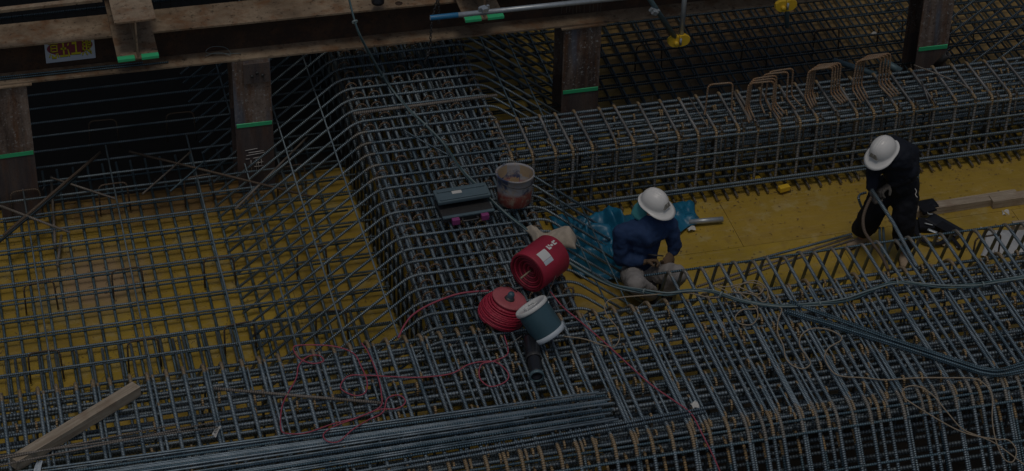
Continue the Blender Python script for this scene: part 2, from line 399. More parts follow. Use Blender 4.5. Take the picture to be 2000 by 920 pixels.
# main stirrups
hs_ = fillet([(0, FF-.95*1.05, TOP-1.05), (0, FF, TOP), (0, FR, TOP), (0, FR+.45, TOP-.5), (0, FR+1.0, TOP-1.05)], .075, 5, .9, .03)
stir = sweep([hs_], .0165)
stir2 = sweep([fillet([(0, FF-.95*1.05+.02, TOP-1.05), (0, FF+.03, TOP-.004), (0, FR-.02, TOP-.004), (0, FR-.02, TOP-.5)], .06, 5)], .0125)
wide = sweep([fillet([(0, FF-.95*1.05, TOP-1.05), (0, FF, TOP), (0, -.62, TOP+.002), (0, -.36, .05)], .11, 6, .5, .02)], .0165)
x = x0+.1; k = 0
while x < x1:
    if x > .9:
        place('stirrup', wide, M['bar'], front, (x+j(.014), j(.02), 0), j(.003))
        if k % 3 == 2: place('stirrup', stir, M['bar'], front, (x+.076+j(.010), j(.008), -.004), j(.003))
    else:
        place('stirrup', stir, M['bar'], front, (x+j(.010), j(.008), j(.002)), j(.003))
    if k % 3 == 1: place('stirrup', stir2, M['bar_fine'], front, (x+.036+j(.003), j(.01), 0), j(.003))
    x += .152+j(.012); k += 1
place('corner_bar', sweep([[(.8, 0, 0), (3, 0, .004), (5.4, 0, 0)]], .011), M['bar_teal'], front, (0, -.64, TOP-.028))
# inner legs behind the sloping face, ends bent over and rusty
inner = sweep([fillet([(0, FF-.95*.9-.02, TOP-1.0), (0, FF-.10, TOP-.20), (0, FF+.02, TOP-.135), (0, FF+.12, TOP-.2)], .06, 4, 1)], .014)
x = x0+.17
while x < x1:
    place('inner_leg', inner, M['bar_teal'], front, (x+j(.014), j(.02), j(.02)), j(.008)); x += .158+j(.02)
# cross ties: hook over a long bar, rusty where bent
def hookpts(r=.036, tail=.075, leg=.55):
    p = [(0, r, -leg, 0), (0, r, -.03, .3), (0, r, 0, 1)]
    for a in (30, 60, 90, 120, 150, 180): p.append((0, r*math.cos(R(a)), r*math.sin(R(a)), 1))
    p += [(0, -r, -tail*.5, 1), (0, -r+.006, -tail, .9)]; return p
hk = sweep([hookpts()], .0115); hk_s = sweep([hookpts(.033, .06, .3)], .010)
rows = [(FR-.06, .30, 0), (FR-.17, .30, .04), (-1.46, .165, 0), (-1.68, .165, .08), (-2.0, .165, .03), (-2.26, .17, .1), (-2.47, .165, .05), (-2.66, .165, 0)]
hooks = []
for ry, st, off in rows:
    x = x0+.1+off
    while x < x1:
        dens = .95 if x > 1.4 else .45
        if random.random() < dens: hooks.append((x+j(.02), ry+j(.018)))
        x += st
hooks.sort(key=lambda q: -q[0])
for i, (x, y) in enumerate(hooks[:292]): place('hooked_tie', hk if i % 2 else hk_s, M['bar'], front, (x, y, TOP-.034+j(.008)), j(.12))
rest = []
for x, y in hooks[292:]: rest.append([(x+a, y+b, TOP-.034+c, d) for a, b, c, d in hookpts()])
if rest: stuff(ob('hooked_tie', sweep(rest, .0115), M['bar'], front))
# horizontal cross ties laid beside the stirrups with both ends bent down
tie = sweep([fillet([(0, .30, -.14), (0, .30, .0), (0, -.30, 0), (0, -.30, -.13)], .045, 4, 1)], .0105)
tie2 = sweep([fillet([(0, .22, -.14), (0, .22, .0), (0, -.22, 0), (0, -.22, -.13)], .045, 4, 1)], .0105)
for ry, m_, off in ((-1.38, tie2, .0), (-1.85, tie, .05), (-2.35, tie, .0), (-2.52, tie2, .09)):
    x = -3.2+off
    while x < 2.6:
        if random.random() < (.62 if x > -1.3 else .15):
            place('cross_tie', m_, M['bar_fine'], front, (x+j(.012), ry+j(.05), TOP+.0+j(.004)), j(.007))
        x += .152
# lap bars leaving the rear of the cage over the lower deck
lap = sweep([[(0, 0, 0), (0, 1.75, 0)]], .0135)
x = -5.5
while x < -1.45:
    place('lap_bar', lap, M['bar'], front, (x+j(.03), -1.09+j(.03), LOW+.085), j(.01)); x += random.choice((.055, .1, .15, .12))

# ---- transverse cage
tr = thing('rebar_cage', 'narrow rebar cage running away under the steel beam with bars splayed down both sides', 'rebar cage', (0, 0, 0), group='tied rebar cages')
TL, TR = -1.19, .15
lx = [-1.10, -1.0, -.914, -.835, -.749, -.67, -.599, -.52, -.434, -.348, -.276, -.191, -.119, -.047, .025, .096]
tlong = sweep([[(0, -1.0, 0), (0, 2, .003), (0, 6.0, 0)]], .0155); tlong2 = sweep([[(0, -1.0, 0), (0, 6.0, 0)]], .0175)
for k, x in enumerate(lx):
    place('longitudinal_bar', tlong, M['bar'], tr, (x, 0, TOP-.034+j(.004)))
for z, st in ((TOP-.14, .085), (TOP-.4, .12), (.1, .14), (-.24, .14)):
    x = TL+.05
    while x < TR: place('longitudinal_bar', tlong2, M['bar_thick'], tr, (x+j(.01), 0, z)); x += st
RUN = 1.32
sL = fillet([(TL-RUN, 0, -.30), (TL, 0, TOP), (TR, 0, TOP), (TR+RUN, 0, -.30)], .10, 5, .12)
sN = fillet([(TL-RUN, 0, -.30), (TL, 0, TOP), (TR+.02, 0, TOP), (TR+.86, 0, .03)], .10, 5, .12)
sM = fillet([(TL-RUN, 0, -.30), (TL, 0, TOP), (TR-.01, 0, TOP), (TR-.01, 0, -.1)], .07, 5, .5)
mL, mN, mM = sweep([sL], .0125), sweep([sN], .0125), sweep([sM], .0125)
y = -1.18
while y < 5.6:
    me = mN if y < 1.15 else (mM if y < 2.1 else mL)
    place('splayed_stirrup', me, M['bar_fine' if y < 3.0 else 'bar_dark'], tr, (j(.008), y+j(.006), .002), j(.004))  # darker copy beyond the beam paints the shade under the deck
    y += .19
vst = sweep([fillet([(TL+.03, 0, -.3), (TL+.03, 0, TOP-.17), (TR-.03, 0, TOP-.17), (TR-.03, 0, -.3)], .06, 4, .4)], .0115)
y = -.9
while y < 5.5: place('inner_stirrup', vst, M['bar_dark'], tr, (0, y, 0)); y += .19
hkx = sweep([[(b, 0, c, d*.85) for a, b, c, d in hookpts(.050, .10, .5)]], .0095)
hx = [-1.09, -.93, -.62, -.43, -.2, .05]
y = -.72; k = 0
while y < 4.6:
    for q, x in enumerate(hx):
        if random.random() < .8: place('hooked_tie', hkx, M['bar_rusty'], tr, (x+j(.02)+(.0 if k % 2 else .03), y+j(.015), TOP-.03), j(.15)+R(90)*0)
    y += .19; k += 1
hb = sweep([[(0, -1.0, 0), (0, 5.8, 0)]], .0085); hb2 = sweep([[(0, 2.15, 0), (0, 5.8, 0)]], .0085); hb3 = sweep([[(0, -1.0, 0), (0, 1.1, 0)]], .0085)
for s in (.22, .60, .97):
    dz = s*.795
    place('haunch_bar', hb, M['bar_fine'], tr, (TL-s-.012, 0, TOP-dz+.016)); place('haunch_bar', hb2, M['bar_teal'], tr, (TR+s+.012, 0, TOP-dz+.016))
for s in (.28, .55): place('haunch_bar', hb3, M['bar_teal'], tr, (TR+s+.02, 0, TOP-s*.857+.016))

# ---- middle cage
MF, MR, MB = 1.335, 2.0, .075
mid = thing('rebar_cage', 'straight boxed rebar cage behind the two workers with upright front side', 'rebar cage', (0, 0, 0), group='tied rebar cages')
mx0, mx1 = .0, 8.2
ml = {r: sweep([[(mx0+(mx1-mx0)*k/4, 0, j(.003)) for k in range(5)]], r) for r in (.010, .0145, .017)}
for k in range(8): place('longitudinal_bar', ml[.0145], M['bar'], mid, (j(.05), MF+.035+k*.087, TOP-.03))
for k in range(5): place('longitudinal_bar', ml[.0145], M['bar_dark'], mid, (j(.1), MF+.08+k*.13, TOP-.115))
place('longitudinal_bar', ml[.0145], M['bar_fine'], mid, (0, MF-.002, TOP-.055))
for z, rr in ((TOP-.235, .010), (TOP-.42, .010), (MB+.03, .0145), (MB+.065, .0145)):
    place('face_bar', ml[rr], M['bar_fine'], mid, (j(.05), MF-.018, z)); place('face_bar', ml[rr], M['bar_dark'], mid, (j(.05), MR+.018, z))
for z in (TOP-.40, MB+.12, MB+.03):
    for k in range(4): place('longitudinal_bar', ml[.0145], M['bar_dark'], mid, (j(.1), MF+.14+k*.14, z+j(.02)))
ms_ = fillet([(0, MF+.3, MB), (0, MF, MB), (0, MF, TOP), (0, MR, TOP), (0, MR, MB), (0, MF+.32, MB)], .045, 4, .95, .03)
mst = sweep([ms_], .0155)
mst2 = sweep([[(0, MF+.26, TOP-.10, .9), (0, MF+.25, TOP-.03, 1), (0, MF+.21, TOP+.0, 1), (0, MF+.17, TOP-.03, .6), (0, MF+.17, MB, 0)]], .010)
mst3 = sweep([[(0, MF+.50, TOP-.10, .9), (0, MF+.49, TOP-.03, 1), (0, MF+.45, TOP+.0, 1), (0, MF+.41, TOP-.03, .6), (0, MF+.41, MB, 0)]], .010)
cornerh = sweep([fillet([(0, MF+.12, TOP-.14), (0, MF+.055, TOP+.004), (0, MF+.002, TOP-.0), (0, MF+.002, TOP-.36)], .04, 4, 1, .02)], .0115)
x = .12
while x < mx1:
    place('stirrup', mst, M['bar_warm'], mid, (x+j(.01), j(.006), 0), j(.02))
    place('corner_hook', cornerh, M['bar_warm'], mid, (x+.028+j(.004), 0, j(.01)), j(.03))
    place('hooked_tie', mst2, M['bar_dark'], mid, (x+.1+j(.02), j(.02), 0), j(.1)); place('hooked_tie', mst3, M['bar_dark'], mid, (x+.02+j(.02), j(.02), 0), j(.1))  # inner ties darkened in colour for the shade inside the cage
    x += .2
bb = sweep([[(0, -.09, 0, .5), (0, .0, 0, .2), (0, .95, 0, 0)]], .013)
x = .45
while x < mx1:
    b_ = place('bottom_bar', bb, M['bar_dark'], mid, (x+j(.015), MF+j(.03), .03)); x += .105
cap = lathe([(.0001, -.003), (.017, -.003), (.018, .02), (.015, .022)], 10)

# ---- left mats on the lower deck
lm = thing('rebar_mat', 'two layer rebar mat over the yellow lower deck at left', 'rebar mat', (0, 0, 0), group='rebar mats on the formwork')
tb = sweep([[(0, -.3, 0), (0, 2, 0), (0, 3.6, 0)]], .0135)
x = -5.67
while x < -1.35:
    place('lower_bar', tb, M['bar_teal'], lm, (x+j(.008), 0, LOW+.05), j(.002)); x += .1445
la = sweep([[(-6.4, 0, 0), (-3.5, 0, .003), (-1.2, 0, 0)]], .0095); lat = sweep([[(-6.4, 0, 0), (-3.5, 0, .004), (-1.2, 0, 0)]], .0105)
for k in range(14): place('lower_bar', la, M['bar_teal'], lm, (j(.1), -.1+k*.2625+j(.008), LOW+.073))
for k in range(24): place('upper_bar', lat, M['bar_fine' if k < 13 else 'bar_dark'], lm, (j(.1), .106+k*.261+j(.006), .0+j(.004)), j(.0015))  # rear bars take the darker colour as shade under the deck
ub = sweep([[(0, -.2, 0), (0, 3.1, 0)]], .0085); ubl = sweep([[(0, -.2, 0), (0, 3.45, 0)]], .0085)
for k, x in enumerate((-5.14, -4.3, -3.46, -2.66, -1.84)): place('upper_bar', ub if k == 1 else ubl, M['bar_fine'], lm, (x, 0, .018), j(.004))

# ---- mats beyond the middle cage
rm = thing('rebar_mat', 'dark two layer rebar mat beyond the boxed cage at upper right', 'rebar mat', (0, 0, 0), group='rebar mats on the formwork')
rb = sweep([[(0, 2.12, 0), (0, 9.0, 0)]], .0125); ra = sweep([[(.2, 0, 0), (10, 0, 0)]], .0105)
x = .75
while x < 9.6:
    place('lower_bar', rb, M['bar_dark'], rm, (x+j(.01), 0, LOW+.05)); place('upper_bar', rb, M['bar_dark' if x < 4.4 else 'bar'], rm, (x+.05+j(.01), 0, -.02+j(.004))); x += .168  # dark copy for the shaded part, brighter bars where it is lit
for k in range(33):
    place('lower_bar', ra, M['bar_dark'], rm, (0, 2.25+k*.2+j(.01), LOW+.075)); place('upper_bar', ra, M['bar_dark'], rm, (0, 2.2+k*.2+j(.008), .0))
hr = sweep([[(0, 0, -.3, 0), (2.4, 0, 1.6, 0)]], .0125)
for k in range(24): place('sloping_bar', hr, M['bar_fine'], rm, (5.15+j(.01), 2.25+k*.2, 0))

# ================================================================ STEEL
def hsec(L, h, w_, t, tw, parts, root, mats, mtx=None):
    """H section along +X: two flanges and a web as separate parts."""
    bm = {'lower_flange': ((0, -w_/2, 0), (L, w_/2, t)), 'upper_flange': ((0, -w_/2, h-t), (L, w_/2, h)), 'web': ((0, -tw/2, t+.0005), (L, tw/2, h-t-.0005))}
    for k, (lo, hi) in bm.items():
        me = boxme(lo, hi, .003 if k != 'web' else 0)
        o = ob(k, me, M[mats[k]], root)
        if mtx: o.matrix_local = mtx
    # root fillets between web and flanges
beam = thing('steel_beam', 'long rusty tan steel beam crossing above the cages along the top', 'steel beam', (-8, 3.07, 1.245))
beam.rotation_euler = (0, R(.75), 0)
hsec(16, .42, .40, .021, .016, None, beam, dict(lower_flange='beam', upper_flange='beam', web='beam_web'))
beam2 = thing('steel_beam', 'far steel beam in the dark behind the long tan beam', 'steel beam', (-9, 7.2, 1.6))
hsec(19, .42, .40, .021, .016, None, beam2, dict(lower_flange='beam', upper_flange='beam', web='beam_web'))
def crossbeam(xc, yend, label):
    c = thing('cross_beam', label, 'steel beam', (xc, yend, 1.635), R(90), 'cross beams over the long beam')
    hsec(6, .41, .375, .02, .015, None, c, dict(lower_flange='beam', upper_flange='beam', web='beam'))
    for s in (-1, 1):
        y0, y1 = sorted((s*.03, s*.187))
        ob('tape', boxme((-.012, y0, -.004), (.05, y1, .0245), .004), M['green'], c)
    return c
crossbeam(-3.15, 2.36, 'tan cross beam with green taped end beside the warning sign')
crossbeam(.09, 2.36, 'tan cross beam with green taped end under the blue tipped pipe')
pd = thing('deck_plate', 'grey steel decking carried by the cross beams, edge at top left corner, with unseen plates added for shade at right', 'decking', (0, 0, 2.05))
for k in range(5): ob('plate', boxme((-9+k*2.01, 3.3, 0), (-7+k*2.01, 9.5, .2), .004), M['deck'], pd)
for k in range(2): ob('plate', boxme((1.3+k*1.5, 2.25, .42), (2.79+k*1.5, 3.95, .6), .004), M['deck'], pd)  # unseen plates added to shade the floor and cage at rear right
ob('edge_angle', boxme((-9, 2.74, .0), (-3.4, 2.80, .03), .004), M['beam'], pd)
mesh_ = []
for k in range(60): mesh_.append([(-5.2+k*.1, 3.6, 1.2), (-5.2+k*.1, 3.75, 2.0)])
for k in range(8): mesh_.append([(-5.3, 3.6+k*.02, 1.22+k*.11), (.8, 3.6+k*.02, 1.22+k*.11)])
net = tag(ob('wire_mesh', sweep(mesh_, .003, 4), M['dark_steel']), 'dark wire mesh hanging in the shadow behind the long beam', 'wire mesh')

def column(x0, x1, ytop, h, tape, label, cap_=False, marks=False):
    wd = x1-x0; yf = 2.87
    c = thing('steel_column', label, 'column', ((x0+x1)/2, yf+.17, LOW), 0, 'steel columns carrying the long beam')
    z1 = h-LOW; zt = tape-LOW
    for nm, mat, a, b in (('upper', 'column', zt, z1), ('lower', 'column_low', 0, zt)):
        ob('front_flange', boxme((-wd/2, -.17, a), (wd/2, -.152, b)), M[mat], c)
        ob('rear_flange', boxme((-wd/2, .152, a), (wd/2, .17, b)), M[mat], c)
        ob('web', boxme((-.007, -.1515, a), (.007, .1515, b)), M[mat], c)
    sl_ = .0
    bm = bmesh.new(); boxbm(bm, (-wd/2+.012, -.1765, zt-.02), (wd/2-.008, -.1705, zt+.02))
    for v in bm.verts: v.co.z += j(.004)
    ob('tape', tome(bm), M['green'], c)
    if cap_: ob('cap_plate', boxme((-wd/2-.03, -.20, z1), (wd/2+.05, .19, z1+.016), .003), M['beam'], c)
    if marks:
        st = []
        for a in ((-.1, .50, .02, .51), (-.09, .44, .09, .455), (-.07, .47, .08, .475), (-.1, .40, -.06, .40), (-.03, .40, .07, .41), (-.05, .38, -.05, .26), (.0, .39, .0, .24), (.05, .39, .055, .27), (-.02, .34, .07, .345), (-.02, .30, .07, .30), (.02, .36, .02, .27)):
            st.append([(a[0], -.1745, a[1]), (a[2], -.1745, a[3])])
        ob('chalk_mark', sweep(st, .0035, 4), M['chalk'], c)
    return c
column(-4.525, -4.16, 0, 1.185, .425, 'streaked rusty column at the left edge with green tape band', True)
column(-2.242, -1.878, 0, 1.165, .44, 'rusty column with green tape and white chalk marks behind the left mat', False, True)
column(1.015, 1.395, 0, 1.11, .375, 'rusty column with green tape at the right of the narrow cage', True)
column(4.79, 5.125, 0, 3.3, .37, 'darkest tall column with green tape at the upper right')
bk = ob('bracket', boxme((-.08, -.195, 1.27), (.17, -.172, 1.49), .004), M['column_low'], [o for o in col.objects if o.name == 'steel_column.001'][0])
for k in range(3): ob('bolt', lathe([(.0001, 0), (.016, 0), (.016, -.02), (.0001, -.02)], 6), M['dark_steel'], bk, (0.0+.05*k, -.197, 1.36+.03*(k % 2)), (R(-90), 0, 0))

# warning sign on the web: mirrored characters traced as flat strokes
SC = [(68, 230), (1430, 85), (1500, 690), (150, 835)]
sg = thing('warning_sign', 'pale blue warning sign with yellow characters on red, fixed to the beam web', 'sign', (-3.95, 3.045, 1.28))
W_, H_ = .46, .235
def s2(u, v):   # picture of the board to board units
    du = (u-68-(v-230)*.125)/1365*W_; dv = H_-((v-230)+(u-68)*.1065)/(605)*H_
    return du, dv
ob('board', boxme((0, 0, 0), (W_, .006, H_), .001), M['sign_board'], sg)
def strokes(quads, mat, yy, name, off=(0, 0)):
    bm = bmesh.new()
    for q in quads:
        vs = [s2(a+off[0], b+off[1]) for a, b in q]
        bm.faces.new([bm.verts.new((x, yy, min(z, H_-.004))) for x, z in vs])
    return ob(name, tome(bm), M[mat], sg)
ell = [[(770+620*math.cos(R(a))+(0), 370+230*math.sin(R(a))-60*math.cos(R(a))) for a in range(0, 360, 12)]]
strokes(ell, 'sign_red', -.001, 'red_oval')
def rc(x0, y0, x1, y1, sk=-.09): return [(x0, y0), (x1, y0+(x1-x0)*sk), (x1+(y1-y0)*.11, y1+(x1-x0)*sk), (x0+(y1-y0)*.11, y1)]
Q = [rc(175, 250, 445, 300), rc(260, 215, 290, 250), rc(350, 205, 380, 245), rc(235, 325, 262, 520), rc(395, 310, 425, 505), rc(235, 320, 410, 350), rc(245, 405, 415, 435), rc(255, 490, 425, 520),
     [(240, 560), (270, 555), (245, 670), (215, 655)], [(285, 590), (330, 590), (340, 640), (390, 640), (395, 550), (425, 550), (425, 690), (300, 695)], [(430, 540), (455, 535), (495, 650), (465, 660)],
     rc(480, 215, 660, 265), rc(560, 250, 600, 610), rc(520, 395, 670, 450), rc(510, 600, 730, 650), [(665, 170), (700, 160), (715, 215), (690, 225)], [(690, 310), (735, 245), (750, 290), (715, 350)], [(705, 430), (730, 425), (795, 620), (755, 640)],
     rc(890, 145, 930, 520), rc(815, 235, 900, 300), rc(815, 530, 1075, 590),
     rc(1085, 150, 1120, 480), rc(1180, 140, 1215, 470), rc(1085, 145, 1200, 175), rc(1095, 240, 1205, 275), rc(1105, 345, 1215, 375), rc(1115, 450, 1225, 480), [(1110, 540), (1180, 500), (1150, 590), (1120, 610)], [(1190, 510), (1225, 495), (1280, 585), (1255, 600)],
     rc(1225, 140, 1255, 330), rc(1300, 130, 1330, 320), rc(1225, 135, 1320, 170), rc(1235, 230, 1330, 262), rc(1240, 300, 1345, 335), rc(1245, 360, 1355, 390), rc(1300, 350, 1325, 480), [(1235, 460), (1280, 440), (1385, 540), (1370, 570)], [(1330, 480), (1385, 470), (1350, 530), (1310, 510)]]
strokes(Q, 'sign_blk', -.0018, 'character_shadow', (-2, 14))
strokes(Q, 'sign_yel', -.0030, 'character')

# ================================================================ PIPES, CLAMPS, CHAIN
def pipe(p0, p1, r, mat, parent=None, name='pipe', hollow=True):
    p0, p1 = V(p0), V(p1); d = (p1-p0); L = d.length
    prof = [(r*.82, .12), (r*.82, 0), (r, 0), (r, L), (r*.82, L), (r*.82, L-.12)]
    return ob(name, lathe(prof, 20), M[mat], parent, mtx=frame(p0, d))
def local_root(name, label, cat, loc, group=None): return thing(name, label, cat, loc, 0, group)
pz = 1.92
a0, a1 = P(840, 35, pz), P(1250, -8, pz)
pg = tag(pipe(a0, a1, .0243, 'galv', None, 'scaffold_pipe'), 'long galvanised scaffold pipe with blue painted tip lying across the top', 'pipe')
aa = (a1-a0).normalized()
bp = lathe([(.0246, .0), (.0252, 0.002), (.0252, .26), (.0246, .262)], 20)
ob('blue_tip', bp, M['pipe_blue'], pg, (0, 0, 0))
def clamp_(loc, rot, parent=None, mat='galv'):
    bm = bmesh.new(); boxbm(bm, (-.03, -.035, -.02), (.03, .035, .02)); boxbm(bm, (-.055, -.012, -.012), (-.031, .012, .03)); boxbm(bm, (.031, -.012, -.012), (.055, .012, .03))
    bmesh.ops.bevel(bm, geom=bm.edges[:], offset=.005, segments=1)
    return ob('clamp', tome(bm), M[mat], parent, loc, rot)
c1 = P(945, 18, 2.0)
tag(clamp_(c1, (0, 0, .3)), 'small pale pipe clamp above the green taped cross beam', 'clamp').name = 'pipe_clamp'
def chain(pts, label, lk=.03, r=.0042):
    pts = [V(p) for p in pts]; root = thing('chain', label, 'chain', tuple(pts[0]))
    link_ = []
    for k in range(13):
        a = 2*math.pi*k/12; link_.append((.011*math.cos(a), 0, .019*math.sin(a)))
    me = sweep([link_], r, 5, caps=False)
    L = 0; seg = 0; q = 0
    while seg < len(pts)-1:
        a, b = pts[seg], pts[seg+1]; d = (b-a)
        while L < d.length and q < 280:
            p = a+d.normalized()*L; o = ob('link', me, M['dark_steel'], root)
            mm = frame(p-V(pts[0]), d, (1, 0, 0) if q % 2 else (0, 1, 0)); o.matrix_local = mm; L += lk; q += 1
        L -= d.length; seg += 1
    return root
top = PY(856, -8, 2.45)
chain([top, PY(843, 40, 2.45), PY(840, 95, 2.45), PY(835, 108, 2.43), PY(829, 124, 2.5)], 'long thin chain hanging down past the blue pipe tip')
chain([PY(857, -6, 2.5), PY(857, 38, 2.5), PY(857, 44, 2.5)], 'short chain ending just below the pipe beside the blue tip')
def pad(parent, loc, sgn):
    bm = bmesh.new(); pts = [(-.02, -.065), (.05, -.055), (.088, -.015), (.085, .03), (.04, .06), (-.02, .055)]
    f = [bm.verts.new((sgn*a, -.022, b)) for a, b in pts]; g = [bm.verts.new((sgn*a, .022, b)) for a, b in pts]
    bm.faces.new(f); bm.faces.new(g[::-1])
    for i in range(6): bm.faces.new((f[i], f[(i+1) % 6], g[(i+1) % 6], g[i]))
    bmesh.ops.recalc_face_normals(bm, faces=bm.faces[:]); bmesh.ops.bevel(bm, geom=bm.edges[:], offset=.008, segments=2)
    return ob('clamp_cover', tome(bm, smooth=False), M['yellow_pl'], parent, loc)
def clampset(px, py, Y, label):
    p = PY(px, py, Y); t = thing('clamp_assembly', label, 'pipe clamp', tuple(p))
    pad(t, (-.02, 0, 0), -1); pad(t, (.025, 0, .002), 1)
    ob('bolt', lathe([(.0001, -.01), (.02, -.01), (.022, 0), (.022, .03), (.012, .034), (.0001, .034)], 12), M['yellow_pl'], t, (-.03, -.02, -.01), (R(90), 0, 0))
    ob('nut', lathe([(.0001, 0), (.012, 0), (.012, .07), (.0001, .07)], 6), M['galv'], t, (.012, -.035, -.03)); return t
clampset(1325, 79, 2.4, 'yellow padded clamp joining two hanging pipes at top centre right')
clampset(1534, 10, 2.4, 'yellow padded clamp on the short pipe at the very top')
tag(pipe(PY(1330, 76, 2.42), PY(1342, -60, 2.42), .0243, 'galv', None, 'scaffold_pipe'), 'upright galvanised pipe standing in the yellow clamp at top', 'pipe')
tag(pipe(PY(1318, 72, 2.40), PY(1240, -45, 2.1), .0243, 'pipe_teal', None, 'scaffold_pipe'), 'dark slanting pipe ending at the yellow clamp near the top', 'pipe')
tag(clamp_(PY(1277, 22, 2.2), (.3, .5, .3)), 'grey steel clamp on the dark slanting pipe', 'clamp').name = 'pipe_clamp'
tag(pipe(PY(1537, 53, 2.42), PY(1537, -20, 2.42), .022, 'pipe_teal', None, 'scaffold_pipe'), 'short dark pipe hanging below the topmost yellow clamp', 'pipe')
tag(pipe(P(1628, 118, .15), P(1712, 146, .12), .03, 'pipe_teal', None, 'steel_pipe'), 'teal grey pipe lying on the dark mat behind the bent bars', 'pipe')
tag(pipe(P(1725, 120, .2), P(1760, 140, .15), .04, 'pipe_teal', None, 'steel_pipe'), 'short thick dark pipe at the foot of the tall column', 'pipe')
tag(pipe(P(1852, 106, .35), P(1828, 130, .15), .035, 'dark_steel', None, 'steel_pipe'), 'open ended pipe leaning beside the tall column', 'pipe')
tag(pipe(P(1345, 434, .05), P(1412, 428, .05), .026, 'galv', None, 'steel_pipe'), 'grey pipe lying on the yellow floor beside the blue tarp', 'pipe')
can0 = tag(ob('black_can', lathe([(.0001, 0), (.055, 0), (.062, .01), (.062, .03), (.055, .04), (.055, .3), (.0001, .3)], 24), M['black_rub'], None, tuple(P(738, 6, 1.66)-V((0, 0, .0)))), 'black cylinder standing on the upper flange at the top edge', 'can')
tag(ob('hole_disc', lathe([(.0001, .0), (.034, .0), (.036, .003), (.0001, .006)], 20), M['beam_web'], None, tuple(P(779, 7, 1.655))), 'small dark disc drawn for a hole in the upper flange beside the black cylinder', 'disc')  # dark disc stands in for the hole in the flange
for k, px in enumerate((1096, 1106, 1112, 1119, 1126, 1133, 1141, 1152, 1158, 1166, 1173)):
    p = PY(px, 27-(k % 3)*2, 2.8)
    tag(ob('hanging_wire', sweep([smoothpath([tuple(p), tuple(p+V((j(.006), 0, .07))), tuple(p+V((j(.01), 0, .16)))], 3)], .0026, 4), M['wire']), 'thin wire hanging in the row in front of the beam web above the capped column', 'wire', 'row of hanging wires')
for k in range(2):
    pts = [PY(-120, 158-k*7, 2.95), PY(160, 134-k*7, 2.95), PY(328-k*50, 113-k*3, 2.95)]
    tag(ob('loose_bar', sweep([[tuple(V((p.x, 2.93+k*.04, 1.283-(p.x+8)*.0131))) for p in pts]], .008), M['bar_teal']), ('longer' if k == 0 else 'shorter')+' teal bar lying on the lower flange of the beam below the sign', 'rebar', 'bars lying on the beam flange')

# ================================================================ LOOSE BARS
def loose(pts, r, mat, label, group=None, sub=0, name='loose_bar'):
    me = sweep([smoothpath(pts, sub) if sub else [tuple(p)+(0,) for p in pts]], r); o = ob(name, me, M[mat])
    return tag(o, label, 'rebar', group)
# bundle of straight bars on the front cage
nb = 21
for k in range(nb):
    t = k/(nb-1)
    yr = -2.13-.40*t+j(.006); yl = -2.03-.60*t+j(.02)
    xr = (-.02+j(.06)) if k % 5 else (-.55+j(.3)); ly = .0
    z = TOP+.028+(.016 if k % 3 == 1 else 0)+(.024 if k in (8, 9, 13) else 0)
    xl = -6.3
    yl = yr+(yl-yr)*1.15
    loose([(xl, yl, z+j(.003)), (-3, yr+(yl-yr)*.45, z+j(.003)), (xr, yr, z+j(.003))], .0085+.002*(k % 4 == 0), 'bar_smooth' if k % 4 else 'bar_teal', 'straight grey bar in the bundle lying on the foreground cage', 'bundle of straight bars')
for k in range(2):
    a = P(1000, 866+k*9, TOP+.03); b = P(1382+k*-4, 796+k*8, TOP+.03); d = (b-a); e = b-d*3.0
    loose([tuple(e), tuple(b)], .012, 'bar', ('upper' if k == 0 else 'lower')+' of two thicker bars reaching furthest right along the bundle front', 'thicker pair of bars')
for k, (l, r_) in enumerate((((-80, 912), (345, 829)), ((-80, 902), (425, 834)), ((-60, 921), (432, 822)))):
    a, b = P(*l, TOP+.17-.01*k), P(*r_, TOP+.05)
    loose([tuple(a), tuple((a+b)/2+V((0, 0, .0))), tuple(b)], .0075, 'bar_brown', ('shortest', 'middle', 'longest')[k]+' thin brown rod lying over the timber at lower left', 'thin rods over the timber')
loose([tuple(P(418, 759, TOP+.03)), tuple(P(745, 787, TOP+.035))], .013, 'bar_brown', 'muddy brown bar lying slantwise under the red cord', None)
bent = []
for k in range(5):
    o_ = V((.012*k, .045*k-.05, .0)); zz = TOP+.03+(.02 if k % 2 else 0)
    pts = [P(1528+k*4, 603+(k % 3)*4, zz)+o_, P(1720, 664, zz)+o_*.6, P(1880, 716, zz)+o_*.5, P(1925, 729, zz)+o_*.5, P(1965, 729, zz)+o_*.5, P(2060, 707, zz)+o_]
    loose([tuple(p) for p in pts], .0105, 'bar_teal', 'bent teal bar in the sheaf crossing the foreground cage at right', 'sheaf of bent bars', 3)
# on the narrow cage
loose([tuple(P(690, 222, TOP+.03)), tuple(P(971, 186, TOP+.03))], .016, 'bar_brown', 'thick grey bar laid across the narrow cage', None)
loose([tuple(P(790, 255, TOP+.02)), tuple(P(826, 276, TOP+.03)), tuple(P(877, 303, TOP+.02))], .008, 'bar_fine', 'short bent rod lying on the narrow cage beside the cable', None, 4)
loose([tuple(P(1785, 127, TOP+.04)), tuple(P(1845, 150, TOP+.035)), tuple(P(1880, 165, TOP+.03)), tuple(P(1897, 178, TOP+.03))], .0075, 'bar_brown', 'thin bent rod lying on the boxed cage right of the tall column', None, 4)
loose([tuple(P(1800, 158, TOP+.025)), tuple(P(1815, 201, TOP+.025))], .009, 'bar_warm', 'short rod lying across the boxed cage below the tall column', None)
loose([tuple(P(1434, 180, TOP+.03)), tuple(P(1466, 237, TOP+.03))], .015, 'bar_brown', 'thick brown bar lying across the boxed cage beside the lone bent chair', None)
loose([tuple(P(1346, 190, TOP+.025)), tuple(P(1384, 250, TOP+.025))], .0065, 'bar_brown', 'thin brown rod across the boxed cage left of the lone bent chair', None)
